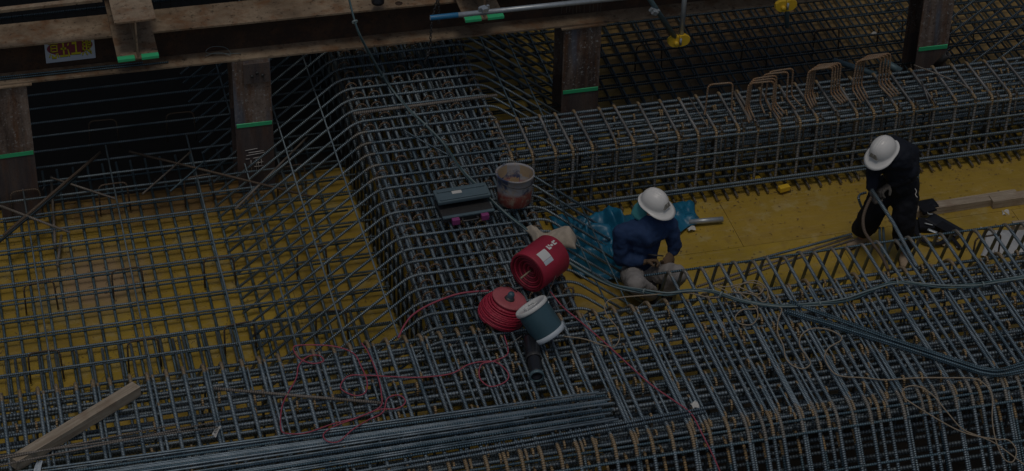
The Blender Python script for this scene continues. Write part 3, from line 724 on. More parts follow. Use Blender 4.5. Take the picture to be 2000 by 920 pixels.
tag(ob('curled_wire', sweep([smoothpath([(p.x, p.y, 1.283-(p.x+8)*.0131+h) for p, h in ((PY(400, 103, 2.96), .0), (PY(425, 98, 2.98), .02), (PY(450, 100, 2.92), .01), (PY(440, 88, 3.0), .05), (PY(412, 84, 3.02), .06), (PY(405, 92, 2.98), .02), (PY(470, 104, 2.95), .0))], 5)], .003, 4), M['cable_pale']), 'pale curled wire lying on the lower flange of the beam between cross beam and column', 'wire')
# on the left mat
for (a, b, r_, mt, lb) in (((8, 459), (196, 298), .0165, 'bar_rusty', 'long rusty bar leaning over the left mat in front of the first column'),
        ((-10, 480), (150, 345), .013, 'bar_dark', 'dark bar lying parallel under the rusty bar at left'),
        ((-10, 398), (136, 454), .012, 'bar_brown', 'brown bar slanting down from the left edge'),
        ((100, 347), (225, 388), .010, 'bar_brown', 'short brown bar right of the first column'),
        ((252, 296), (625, 388), .012, 'bar_rusty', 'long rusty bar crossing behind the second column'),
        ((278, 379), (372, 297), .009, 'bar_brown', 'thin bar crossing over the long rusty bar'),
        ((332, 374), (400, 315), .009, 'bar_teal', 'thin teal bar beside the crossing thin bar'),
        ((460, 408), (600, 268), .011, 'bar_brown', 'first brown bar of the pair leaning behind the splayed stirrups'),
        ((468, 409), (618, 262), .009, 'bar_dark', 'second darker bar leaning behind the splayed stirrups')):
    loose([tuple(P(*a, .03)), tuple(P(*b, .05))], r_, mt, lb)
for k, (x, y) in enumerate(((100, 345), (112, 520))):
    loose([tuple(P(x, y, -.27)), tuple(P(x+8, y+(140 if k == 0 else -60), -.25))], .014, 'bar_brown', ('longer', 'shorter')[k]+' muddy bar lying between the left mat bars', None)
# bars at the rear side of the foreground cage
for k, (a, b) in enumerate((((1361, 560), (1665, 462)), ((1372, 566), (1668, 468)), ((1455, 513), (1664, 457)))):
    loose([tuple(P(*a, .32+.03*k)), tuple(P(*b, .40+.02*k))], .012, 'bar_brown' if k < 2 else 'bar', ('lowest', 'middle', 'upper')[k]+' of three bars slanting up to the standing worker', 'bars slanting to the worker')
# bars behind worker two's hip
for k in range(3):
    a = P(1795, 352-5*k, .1); loose([tuple(a), tuple(a+V((-.35, -.02, 0)))], .012, 'bar_teal', 'short teal bar end sticking out behind the standing worker', 'bar ends behind the worker')

# bent bar chairs standing on the middle cage
def barchair(wd, h, foot):
    p = fillet([(-wd/2-.03, -foot, .012), (-wd/2-.01, 0, .012), (-wd/2, 0, h), (wd/2, 0, h), (wd/2+.01, 0, .012), (wd/2+.03, -foot, .012)], .045, 4, .85)
    return sweep([p], .0095)
bc = {0: barchair(.24, .31, .05), 1: barchair(.25, .32, .2), 2: barchair(.26, .33, .24)}
def putchair(px, py, kind, label, group, rz=0, mat='bar_rusty', z=TOP+.015):
    p = P(px, py, z); return tag(ob('bar_chair', bc[kind], M[mat], None, tuple(p), (0, 0, rz)), label, 'bar chair', group)
putchair(1403, 217, 0, 'lone bent bar chair standing on the boxed cage, leftmost', None, -.05, 'bar_ochre')
gx = 'bent bar chairs grouped on the boxed cage'
for k in range(3): putchair(1484+k*3-2, 216-k*5, 1, 'bent bar chair in the left cluster on the boxed cage', gx+', left cluster', -.04+.04*k, 'bar_ochre')
for k in range(2): putchair(1510+k*10, 198-k*6, 1, 'bent bar chair behind the left cluster on the boxed cage', gx+', behind left cluster', .05*k, 'bar_ochre')
for k in range(4): putchair(1597+k*5, 189-k*3, 1, 'bent bar chair in the middle cluster on the boxed cage', gx+', middle cluster', .05-.03*k, 'bar_ochre')
for k in range(4): putchair(1690+k*6, 172-k*3, 2, 'bent bar chair in the right cluster on the boxed cage', gx+', right cluster', .08-.03*k, 'bar_ochre')
# spacers carrying the upper mats
sp_ = sweep([fillet([(-.14, 0, 0), (-.135, 0, .34), (.135, 0, .34), (.15, 0, 0)], .06, 4, .5)], .0085)
gl = 'rusty bar spacers under the left upper mat'
for i, (px, py, lb) in enumerate(((82, 610, 'under the mud stain'), (252, 582, 'below the centre of the left mat'), (430, 560, 'left of the splayed stirrups'), (92, 745, 'nearest the lower left corner'), (283, 722, 'beside the timber end'), (470, 690, 'against the foreground cage near the red cord'), (55, 428, 'in front of the first column'), (225, 415, 'below the crossing bars'), (390, 400, 'left of the second column foot'), (205, 290, 'in the shade between the first two columns'), (355, 275, 'in the deep shade beside the second column'), (648, 665, 'under the splayed stirrups next to the foreground cage'), (610, 540, 'half hidden by the splayed stirrups'), (570, 380, 'right of the second column'))):
    tag(ob('bar_spacer', sp_, M['bar_rusty'], None, tuple(P(px, py, LOW+.03)), (0, 0, j(.1))), 'rusty bent spacer '+lb, 'bar spacer', gl)
for i, (px, py, lb) in enumerate(((1265, 140, 'left of the hanging clamp'), (1470, 135, 'left of the bent bar chairs'), (1610, 110, 'above the middle bar chairs'), (1735, 85, 'left of the tall column'), (1875, 90, 'right of the tall column'))):
    tag(ob('bar_spacer', sp_, M['bar_dark'], None, tuple(P(px, py, LOW+.04)), (0, 0, j(.08))), 'dark bent spacer '+lb, 'bar spacer', 'dark spacers in the far mat')
tag(ob('bar_spacer', sweep([fillet([(-.13, 0, 0), (-.125, 0, .36), (.13, 0, .36), (.14, 0, 0)], .05, 4, .6)], .010), M['bar_rusty'], None, tuple(P(1920, 522, .0)), (0, 0, .05)), 'brown bent spacer on the yellow floor left of the pale sheet', 'bar spacer', 'rusty bar spacers on the floor')

# ================================================================ TIMBER, PANEL BITS
def timber(p0, p1, w_, h, label, chip=0):
    p0, p1 = V(p0), V(p1); d = p1-p0; L = d.length; bm = bmesh.new()
    n = 10; prev = None
    for i in range(n+1):
        x = L*i/n; q = [bm.verts.new((x+j(.002), a+j(.0015), b+j(.0015))) for a, b in ((-w_/2, 0), (w_/2, 0), (w_/2, h), (-w_/2, h))]
        if prev:
            for k in range(4): bm.faces.new((prev[k], prev[(k+1) % 4], q[(k+1) % 4], q[k]))
        else: bm.faces.new(q[::-1])
        prev = q
    bm.faces.new(prev)
    bmesh.ops.recalc_face_normals(bm, faces=bm.faces[:])
    m_ = Matrix.Rotation(math.atan2(d.y, d.x), 4, 'Z') @ Matrix.Rotation(-math.asin(d.z/L), 4, 'Y'); m_.translation = p0
    o = ob('timber', tome(bm), M['wood'], None, mtx=m_); return tag(o, label, 'timber', None)
timber(P(268, 768, TOP+.02), P(28, 915, TOP+.03), .095, .095, 'square weathered timber lying slantwise on the foreground cage at lower left')
timber(P(1750, 424, 0), P(1985, 388, 0), .11, .075, 'long timber behind the harness, touching the shorter block')
timber(P(1934, 402, 0), P(2060, 384, 0), .11, .085, 'shorter timber block overlapping the end of the long timber')
timber(P(1978, 450, 0), P(2080, 440, 0), .10, .075, 'brown timber block at the right edge beside the pale sheet')
timber(P(1712, 438, 0), P(1728, 405, 0), .05, .05, 'small wood block between the standing worker legs')

# ================================================================ CABLES AND CORDS
def cord(name, pts, r, mat, label, cat, z=None, sub=6, group=None):
    q = []
    for p in pts: q.append(tuple(P(p[0], p[1], p[2]) if len(p) > 2 else DR(p[0], p[1], .034)))
    return tag(ob(name, sweep([smoothpath(q, sub)], r, 6), M[mat]), label, cat, group)
cab = [(676, -25, 2.1), (697, 55, 1.9), (722, 105, 1.55), (758, 165, 1.0), (800, 215, .85), (832, 245, .80), (868, 282, .79), (900, 330, .79), (940, 372, .80), (985, 415, .80), (1030, 450, .79), (1080, 490, .72), (1130, 525, .65), (1190, 555, .68), (1250, 568, .75), (1300, 574, .79), (1345, 568, .80), (1390, 570, .80), (1450, 588, .79), (1520, 598, .79), (1590, 594, .79), (1650, 586, .79), (1700, 567, .79), (1752, 552, .80), (1830, 560, .79), (1900, 558, .79), (1960, 548, .79), (2060, 532, .79)]
ct = thing('cable_bundle', 'bundle of grey green cables running from the top over the cages to the right edge', 'cable', (0, 0, 0))
cpts = [P(*p) for p in cab]; sm = [V(p) for p in smoothpath([tuple(p) for p in cpts], 6)]
for k in range(4):
    pth = []
    for i, p in enumerate(sm):
        a = i*.16+k*math.pi/2; sp2 = .012+.004*math.sin(i*.3+k); pth.append(tuple(p+V((0, math.cos(a)*sp2*1.3, math.sin(a)*sp2*.8+(.004 if k == 0 else 0)))))
    ob('cable', sweep([pth], .0078, 6), M['cable' if k % 2 else 'cable_pale'], ct)
for i in (5, 16, 30, 47, 63, 85, 104, 121, 138, 152):
    d = sm[min(i+1, len(sm)-1)]-sm[i-1]; o = ob('cable_tie', lathe([(.027, -.008), (.029, -.006), (.029, .006), (.027, .008)], 10), M['cable_pale'], ct); o.matrix_local = frame(sm[i], d)
cord('loose_cord', [(985, 655, .80), (992, 690), (965, 705), (940, 712), (937, 738), (958, 755), (988, 745), (992, 728), (970, 708), (945, 706), (915, 712), (880, 730), (820, 737), (770, 736), (715, 733), (680, 735), (665, 757), (690, 772), (712, 768), (717, 745), (705, 715), (690, 690), (650, 676), (590, 674), (573, 680), (585, 700), (610, 710), (632, 705), (622, 694), (600, 697), (583, 715), (578, 740), (552, 790), (549, 838), (565, 847), (600, 845), (650, 828), (700, 815), (738, 800), (775, 798), (792, 785), (780, 772), (757, 778), (748, 805), (720, 820), (690, 838), (662, 862), (640, 862), (632, 848), (655, 832), (700, 815), (742, 795), (745, 770), (738, 735), (720, 690), (706, 670)], .0058, 'cord_red', 'thin faded red cord looping over the left part of the foreground cage', 'cord')  # loose red and tan cords from here on, thinner than a rope
cord('loose_cord', [(1075, 570, .8), (1100, 600), (1130, 625), (1180, 668), (1220, 705), (1270, 750), (1320, 785), (1350, 808), (1370, 845), (1395, 895), (1412, 935)], .0062, 'cord_red', 'red cord running from the reels down over the front face at lower centre', 'cord')
cord('loose_cord', [(955, 568, .86), (900, 573), (850, 590), (810, 612), (790, 635), (778, 660)], .0085, 'cord_red', 'red cord trailing left from the reel across the narrow cage', 'cord')
cord('loose_cord', [(1100, 657), (1140, 662), (1180, 675), (1200, 677), (1210, 660), (1205, 640), (1185, 615), (1182, 595), (1200, 583), (1270, 576), (1340, 572), (1380, 580), (1405, 580), (1420, 570), (1395, 558), (1420, 560), (1465, 552), (1490, 560), (1480, 575), (1440, 560), (1430, 570), (1470, 575), (1490, 590), (1500, 580), (1495, 560), (1470, 548), (1440, 565), (1480, 600), (1450, 605), (1436, 620), (1445, 632), (1468, 634), (1480, 618), (1475, 600), (1450, 585)], .0055, 'cord_tan', 'tan cord tangled beside the cable bundle at centre right', 'cord')
cord('loose_cord', [(1520, 600), (1527, 605), (1520, 625), (1519, 650), (1530, 675), (1535, 700), (1550, 715), (1570, 720), (1583, 710), (1575, 695), (1562, 675), (1565, 655), (1585, 642), (1615, 643), (1640, 655), (1642, 665), (1618, 680), (1611, 700), (1625, 725), (1645, 735), (1690, 738), (1730, 742), (1790, 738), (1850, 738), (1900, 739), (1925, 752), (1938, 775), (1938, 820), (1945, 860), (1960, 895), (1978, 902), (1985, 880), (1970, 860), (1945, 858), (1900, 850), (1860, 835), (1800, 800), (1765, 775), (1767, 758), (1790, 754), (1820, 770), (1850, 805), (1880, 838), (1920, 855), (1950, 870), (2010, 915)], .0058, 'cord_tan', 'long tan cord looping over the right part of the foreground cage', 'cord')

# ================================================================ CONTAINERS AND REELS
pail = thing('metal_pail', 'open dented pail with tan inside and red blue peeling paint standing on the narrow cage', 'pail', tuple(P(1004, 392, TOP+.02)), .3)
pail.rotation_euler = (R(-3), R(3), .3)
ob('body', lathe([(.0001, .005), (.145, .0), (.152, .01), (.156, .10), (.162, .2), (.168, .275), (.176, .285), (.176, .296), (.166, .297), (.162, .27), (.150, .03), (.0001, .03)], 36, wob=.012), M['pail'], pail)
ob('mud_lining', lathe([(.0001, .06), (.10, .062), (.152, .075), (.155, .12), (.1625, .285)], 36, wob=.012), M['mud'], pail)
hp = [(.172*math.cos(R(a)), .172*math.sin(R(a))-.0, .27-.22*math.sin(R((a+180) % 360))*0-.05*math.sin(R(a-180))) for a in range(180, 361, 15)]
ob('handle', sweep([hp], .0035, 5), M['dark_steel'], pail)
# tilted paint can
a, b = P(1036, 598, TOP+.33), P(1074, 654, TOP+.15)
ax = (P(1073, 655, TOP+.14)-P(1037, 600, TOP+.36))
L = .29; u_ = ax.normalized(); o0 = P(1037, 598, TOP+.34)
can = thing('paint_can', 'tilted slate grey can with white lid leaning beside the red reels', 'can', tuple(o0)); can.matrix_world = frame(o0, u_)
ob('lid', lathe([(.0001, .006), (.07, .006), (.075, -.002), (.135, -.004), (.142, -.012), (.147, -.004), (.150, .008), (.150, .022), (.144, .024)], 40), M['can_white'], can)
ob('body', lathe([(.141, .0235), (.140, .05), (.1405, .245), (.139, .255)], 40), M['can_body'], can)
ob('bottom_rim', lathe([(.140, .2552), (.146, .257), (.146, .295), (.140, .30), (.0001, .298)], 40), M['label_grey'], can)
for s in (0, 1, 2):
    ob('lid_rib', sweep([[(.06*math.cos(a), .06*math.sin(a), -.006) for a in [s*2.1+i*.2 for i in range(6)]]], .006, 6), M['can_white'], can)
ob('label_strip', sweep([[(.1425*math.cos(a), .1425*math.sin(a), .05+.0*a) for a in [3.8+i*.1 for i in range(5)]]], .004, 5), M['label_grey'], can)
# black holster
hol = thing('tool_holster', 'black tube shaped holster with ring end lying below the tilted can', 'holster', tuple(P(1038, 665, TOP+.07)))
d = P(1048, 732, TOP+.05)-P(1036, 662, TOP+.08); hol.matrix_world = frame(P(1036, 662, TOP+.08), d, (1, 0, .2))
ob('tube', lathe([(.0001, 0), (.058, 0), (.064, .02), (.062, .2), (.054, .30), (.048, .40), (.052, .44), (.044, .44), (.040, .36), (.0001, .34)], 24, wob=.03), M['black_rub'], hol)
ob('ring', lathe([(.050, .43), (.062, .435), (.062, .46), (.050, .465), (.047, .45)], 24), M['pipe_teal'], hol)
ob('strap', lathe([(.0645, .22), (.067, .225), (.067, .25), (.0645, .255)], 24), M['dark_steel'], hol)
# large red roll
rr0 = P(1030, 533, TOP+.19); rr1 = P(1078, 497, TOP+.19); d = (rr1-rr0)
roll = thing('red_reel', 'large red roll with white label lying on its side on the narrow cage', 'reel', tuple(rr0)); roll.matrix_world = frame(rr0, V((d.x, d.y, 0)), (0, 0, 1)); RL = .36
ob('shell', lathe([(.170, .0), (.182, -.004), (.186, .005), (.186, RL-.01), (.178, RL), (.0001, RL)], 40), M['red_pl'], roll)
for k in range(8): ob('coil_ring', lathe([(.172-k*.018, .004+.008*k), (.168-k*.018, -.004+.008*k), (.160-k*.018, -.004+.008*k), (.155-k*.018, .02+.008*k)], 32), M['red_wire' if k % 2 else 'red_dark'], roll)
ob('inner_face', lathe([(.0001, .07), (.172, .03)], 32), M['red_dark'], roll)
def patch(a0, a1, z0, z1, r, mat, parent, name='label'):
    n = 8; vs = []; fs = []
    for i in range(n+1):
        a = a0+(a1-a0)*i/n; vs += [(r*math.cos(a), r*math.sin(a), z0), (r*math.cos(a), r*math.sin(a), z1)]
    for i in range(n): fs.append((2*i, 2*i+1, 2*i+3, 2*i+2))
    me = bpy.data.meshes.new(name); me.from_pydata(vs, [], fs); return ob(name, me, M[mat], parent)
mi = roll.matrix_world.inverted(); tc = mi @ (CAM); ca = math.atan2(tc.y, tc.x)
sg_ = -1 if (mi @ V((0, 0, 99))).y*1 < 0 else 1
zu = (roll.matrix_world.to_3x3().inverted() @ V((0, 0, 1))); au = math.atan2(zu.y, zu.x)
def am(t): # angle between camera side and top
    dlt = (au-ca+math.pi) % (2*math.pi)-math.pi; return ca+dlt*t
patch(am(-.05), am(.65), .06, .17, .1868, 'can_white', roll)
patch(am(-.38), am(-.07), .06, .17, .1868, 'label_grey', roll)
for (t0, t1, z0, z1) in ((.35, .72, .20, .215), (.35, .5, .215, .235), (.55, .72, .225, .24), (.45, .62, .245, .27), (.4, .75, .28, .295), (.4, .5, .295, .315), (.62, .75, .295, .32)):
    patch(am(t0), am(t1), z0, z1, .1868, 'can_white', roll, 'lettering')
for t in (0, 1):
    pass
ob('axle_stick', sweep([[(0, 0, .06), (0.02, 0.02, -.12)]], .008, 6), M['cord_tan'], roll)
# wire spool
s0 = P(995, 584, TOP+.21)
spool = thing('wire_spool', 'smaller spool of red wire with pale pink flange beside the large red roll', 'reel', tuple(s0))
ax = V((.30, -.05, .93)); spool.matrix_world = frame(s0, ax, (1, 0, 0))
ob('flange', lathe([(.045, .0), (.148, -.004), (.154, .003), (.148, .012), (.09, .008), (.045, .002)], 36), M['pinkred'], spool)
ob('hub', lathe([(.0001, .02), (.035, .02), (.045, .0), (.045, -.2), (.0001, -.2)], 20), M['dark_steel'], spool)
ob('lower_flange', lathe([(.04, -.20), (.170, -.20), (.172, -.19), (.04, -.188)], 36), M['pinkred'], spool)
for q in range(3):
    wp = []
    for k in range(264):
        a = k*2*math.pi/24+q*2; t = k/264; rr = .125+.06*math.sin(min(1, t*1.25)*math.pi*.62)+q*.006+.004*math.sin(k*.37+q); wp.append((rr*math.cos(a)-.03*t, rr*math.sin(a)-.02*t, -.014-.172*t+.004*math.sin(k*.21+q)))
    ob('red_winding', sweep([wp], .0085, 5), M['red_wire'], spool)
ob('hub_cap', lathe([(.0001, .07), (.022, .068), (.03, .05), (.03, .02)], 16), M['can_body'], spool)
ob('frame_handle', sweep([smoothpath([tuple(spool.matrix_world.inverted() @ P(*q)) for q in ((1010, 570, TOP+.2), (985, 555, TOP+.27), (950, 560, TOP+.27), (932, 575, TOP+.22), (925, 600, TOP+.12), (960, 622, TOP+.05), (1010, 640, TOP+.04))], 5)], .005, 5), M['black_rub'], spool)
for k, q in enumerate((((1020, 560, .9), (975, 575, .86), (972, 560, .86), (985, 590, .84)), ((940, 640, .8), (935, 665, .79), (955, 682, .79), (990, 675, .8), (1020, 655, .85)), ((1100, 500, .95), (1085, 540, .9), (1060, 600, .9), (1045, 620, 1.0)), ((1120, 560, .86), (1112, 590, .84), (1085, 600, .83), (1060, 610, .86)))):
    cord('thin_wire', q, .0035, 'wire', ('curled dark wire at the spool hub', 'dark wire loop trailing below the spool', 'thin wire hanging over the large red roll', 'thin wire loop right of the tilted can')[k], 'wire')
# tool case
tbp = P(906, 409, TOP+.02); tcs = thing('tool_case', 'open slate blue tool case with two magenta latches on the narrow cage', 'tool case', tuple(tbp), R(3))
ob('tray', boxme((-.235, -.16, 0), (.235, .15, .05), .012), M['dark_steel'], tcs)
ob('tray_rim', boxme((-.24, -.168, .045), (.24, -.135, .062), .006), M['box_blue'], tcs)
lid = ob('lid', boxme((-.245, -.19, 0), (.245, .0, .035), .012), M['box_blue'], tcs, (0, .16, .115), (R(3), 0, 0))
ob('lid_rib', boxme((-.22, -.175, .035), (.22, -.15, .045), .004), M['box_blue'], lid)
ob('lid_rib', boxme((-.22, -.06, .035), (.22, -.035, .045), .004), M['box_blue'], lid)
ob('sticker', boxme((-.09, -.10, .0355), (.0, -.04, .0375)), M['paper'], lid)
ob('back_wall', boxme((-.235, .135, .05), (.235, .165, .115), .006), M['box_blue'], tcs)
for s in (-.13, .14): ob('latch', boxme((s-.035, -.215, .0), (s+.035, -.169, .055), .008), M['magenta'], tcs)
ob('handle', sweep([smoothpath([(-.06, -.17, .03), (-.06, -.21, .03), (.07, -.21, .03), (.07, -.17, .03)], 4)], .009, 6), M['dark_steel'], tcs)
# rag / crumpled cloth
def crumple(pix, z, hgt, seed, nx=26, ny=14, mat='rag', name='cloth', label='', cat='cloth', zz=None, amp=1.0):
    """cloth sheet spanning a quad of floor points, folded by layered noise, with a hem thickness"""
    from mathutils import noise as nz
    c = [P(*p, z) for p in pix]; vs = []; fs = []; cen = sum(c, V())/4
    for i in range(nx+1):
        for k in range(ny+1):
            a, b = i/nx, k/ny
            p = c[0]*(1-a)*(1-b)+c[1]*a*(1-b)+c[2]*a*b+c[3]*(1-a)*b
            q = p*3.1+V((seed, 0, 0)); e = min(a, 1-a, b, 1-b)*5
            p = p+V((nz.noise(q*1.7), nz.noise(q*1.7+V((5, 5, 5))), 0))*.09*amp
            h = abs(nz.noise(q*1.1))*1.3+abs(nz.noise(q*2.7))*.6+abs(nz.noise(q*6))*.22
            p.z += .012+hgt*h*min(1, e+.15); vs.append(tuple(p))
    for i in range(nx):
        for k in range(ny): a = i*(ny+1)+k; fs.append((a, a+ny+1, a+ny+2, a+1))
    me = bpy.data.meshes.new(name); me.from_pydata(vs, [], fs); me.polygons.foreach_set('use_smooth', [True]*len(fs))
    o = ob(name, me, M[mat]); md = o.modifiers.new('thick', 'SOLIDIFY'); md.thickness = .003
    return tag(o, label, cat)
crumple(((1015, 447), (1112, 458), (1125, 492), (1040, 478)), TOP+.02, .11, 3, label='crumpled beige cloth lying beside the large red roll', name='rag', amp=.7)
crumple(((1070, 428), (1235, 425), (1238, 552), (1128, 545)), 0.015, .25, 8, 60, 46, 'tarp', 'tarp', 'large crumpled blue tarp heap left of the seated worker', 'tarp', amp=.8)
crumple(((1290, 402), (1352, 398), (1366, 436), (1300, 470)), 0.02, .10, 21, 30, 22, 'tarp', 'tarp', 'blue tarp sheet lying right of the seated worker', 'tarp', amp=.5)
crumple(((1925, 455), (2080, 440), (2080, 500), (1915, 500)), 0.01, .05, 31, 30, 16, 'sheet', 'plastic_sheet', 'pale plastic sheet on the yellow floor at the right edge', 'sheet', amp=.5)
def bit(px, py, z, w_, h, rz, mat, name, label, cat, tilt=.06):
    bm = bmesh.new(); n = 4; g = [[bm.verts.new((w_*(i/n-.5), h*(k/n-.5), .004+.012*math.sin(i*1.3+k))) for k in range(n+1)] for i in range(n+1)]
    for i in range(n):
        for k in range(n): bm.faces.new((g[i][k], g[i+1][k], g[i+1][k+1], g[i][k+1]))
    return tag(ob(name, tome(bm), M[mat], None, tuple(P(px, py, z)), (tilt, 0, rz)), label, cat)
bit(1964, 416, 0, .065, .08, -.3, 'paper', 'paper_scrap', 'white paper scrap on the floor below the timber block', 'paper')
bit(1925, 447, 0, .10, .05, -.5, 'paper', 'paper_scrap', 'pale scrap beside the brown floor spacer', 'paper')
tg = bit(423, 843, TOP+.04, .035, .115, -.55, 'paper', 'paper_tag', 'printed white tag lying on the foreground cage left of the red cord', 'tag')
for k, yy in enumerate((-.03, -.012, .004, .02)): ob('print_line', boxme((-.012, yy, .018), (.012-.004*(k % 2), yy+.006, .019)), M['sign_blk'], tg)
tg2 = bit(1357, 792, TOP+.04, .06, .07, .1, 'paper', 'paper_tag', 'faded pinkish tag wired beside the thicker pair of bars', 'tag')
bit(75, 912, TOP+.06, .05, .12, -.3, 'label_grey', 'paper_tag', 'pale tag at the lower left under the timber end', 'tag')
bit(1707, 67, LOW+.1, .06, .06, .3, 'paper', 'paper_scrap', 'pale scrap caught in the far mat left of the tall column', 'paper')
bit(1350, 447, 0.03, .08, .05, .2, 'paper', 'paper_scrap', 'crumpled white scrap at the tarp tip beside the grey pipe', 'paper')
# concrete spacers (yellow) under the middle cage
for k, (px, py) in enumerate(((1474, 350), (1530, 366), (1262, 305))):
    tag(ob('spacer_block', boxme((-.05, -.03, 0), (.06, .03, .05), .008), M['yellow_pl'], None, tuple(P(px, py+6, .03 if k < 2 else .25)), (0, 0, .2)), ('yellow spacer block at the foot of the boxed cage', 'flat yellow spacer block below the boxed cage on the floor', 'small yellow spacer block inside the boxed cage')[k], 'spacer')
# harness on the floor
hz = thing('tool_harness', 'black safety harness and tool pouch lying on the yellow floor right of the standing worker', 'harness', tuple(P(1835, 440, 0)))
def hpart(name, pts, r, mat, sx=1.0, sub=4):
    q = [tuple(P(*p)-V(hz.location)) for p in pts]; return ob(name, sweep([smoothpath(q, sub)], r, 8, sx=sx), M[mat], hz)
def hbox(name, px, py, z, sz, rz, mat, tx=0):
    me = boxme((-sz[0]/2, -sz[1]/2, 0), (sz[0]/2, sz[1]/2, sz[2]), min(sz)*.3)
    for v in me.vertices: v.co += V((j(.004), j(.004), j(.004)))
    return ob(name, me, M[mat], hz, P(px, py, z)-V(hz.location), (tx, 0, rz))
hbox('pouch', 1810, 412, .0, (.19, .15, .09), .1, 'black_rub'); hbox('pouch', 1815, 446, .0, (.22, .17, .07), -.25, 'black_cloth')
hbox('back_pad', 1843, 448, .01, (.15, .36, .06), .55, 'black_rub', .05); hbox('flap', 1846, 446, .075, (.11, .16, .02), .55, 'black_cloth'); hbox('flap', 1812, 410, .09, (.14, .10, .02), .2, 'black_cloth')
hpart('belt', ((1790, 430, .03), (1790, 452, .04), (1804, 470, .04), (1832, 476, .04), (1850, 466, .04)), .026, 'black_cloth', .4)
hpart('strap', ((1828, 466, .04), (1838, 476, .03), (1852, 480, .02), (1842, 470, .02)), .014, 'cord_tan', .3)
hpart('strap', ((1856, 462, .05), (1866, 472, .03), (1876, 486, .02)), .024, 'black_cloth', .3)
hpart('buckle', ((1812, 448, .09), (1830, 455, .08)), .018, 'galv', .5); hpart('buckle', ((1806, 436, .09), (1822, 440, .09)), .007, 'galv'); hpart('buckle', ((1825, 462, .08), (1838, 466, .06)), .012, 'galv', .6)
hpart('buckle', ((1796, 457, .05), (1808, 472, .04)), .009, 'galv'); hpart('buckle', ((1868, 482, .02), (1877, 485, .02)), .014, 'galv', .5); hpart('clip', ((1810, 412, .1), (1814, 418, .1), (1822, 418, .1)), .005, 'galv'); hpart('clip', ((1858, 444, .07), (1866, 448, .07)), .006, 'galv')

# ================================================================ PEOPLE
GX = V((1, 0, 0))
def skin_obj(name, J, E, mat, parent, inv, sub=2, vox=None, folds=None):
    """one continuous surface: tapered limbs fused by a voxel remesh and relaxed"""
    bm = bmesh.new(); rr = [(r if isinstance(r, (int, float)) else max(r)) for p, r in J.values()]
    for a, b in E:
        (pa, ra), (pb, rb) = J[a], J[b]; pa, pb = inv @ V(pa), inv @ V(pb); d = pb-pa; L = d.length
        ta, tb = [(q, q) if isinstance(q, (int, float)) else q for q in (ra, rb)]
        z = d.normalized(); x = V((0, 0, 1)).cross(z)
        if name == 'glove': x = GX.copy()
        x = (x-z*x.dot(z)); x = x.normalized() if x.length > .05 else z.orthogonal().normalized(); y = z.cross(x)
        ring = []; n = 12
        for t, f in [(-1, .02), (-.85, .53), (-.5, .87), (0, 1)]: ring.append((pa+z*t*min(ta), ta[0]*f, ta[1]*f))
        for t, f in [(0, 1), (.5, .87), (.85, .53), (1, .02)]: ring.append((pb+z*t*min(tb), tb[0]*f, tb[1]*f))
        prev = None; first = None
        for c, r1, r2 in ring:
            vs = [bm.verts.new(c+x*(r1*math.cos(2*math.pi*k/n))+y*(r2*math.sin(2*math.pi*k/n))) for k in range(n)]
            if prev:
                for k in range(n): bm.faces.new((prev[k], prev[(k+1) % n], vs[(k+1) % n], vs[k]))
            else: bm.faces.new(vs[::-1])
            prev = vs
        bm.faces.new(prev)
    bmesh.ops.recalc_face_normals(bm, faces=bm.faces[:])
    me = bpy.data.meshes.new(name); bm.to_mesh(me); bm.free(); me.materials.append(M[mat])
    o = ob(name, me, None, parent)
    v = vox or max(.004, min(.013, min(rr)*.28))
    rm_ = o.modifiers.new('fuse', 'REMESH'); rm_.mode = 'VOXEL'; rm_.voxel_size = v; rm_.use_smooth_shade = True
    sm_ = o.modifiers.new('relax', 'SMOOTH'); sm_.factor = .5; sm_.iterations = 5 if v > .008 else 2
    if folds:
        tx = bpy.data.textures.get('folds') or bpy.data.textures.new('folds', 'CLOUDS'); tx.noise_scale = .075; tx.noise_depth = 2
        dp = o.modifiers.new('folds', 'DISPLACE'); dp.texture = tx; dp.strength = folds; dp.mid_level = .5; dp.texture_coords = 'LOCAL'
    return o
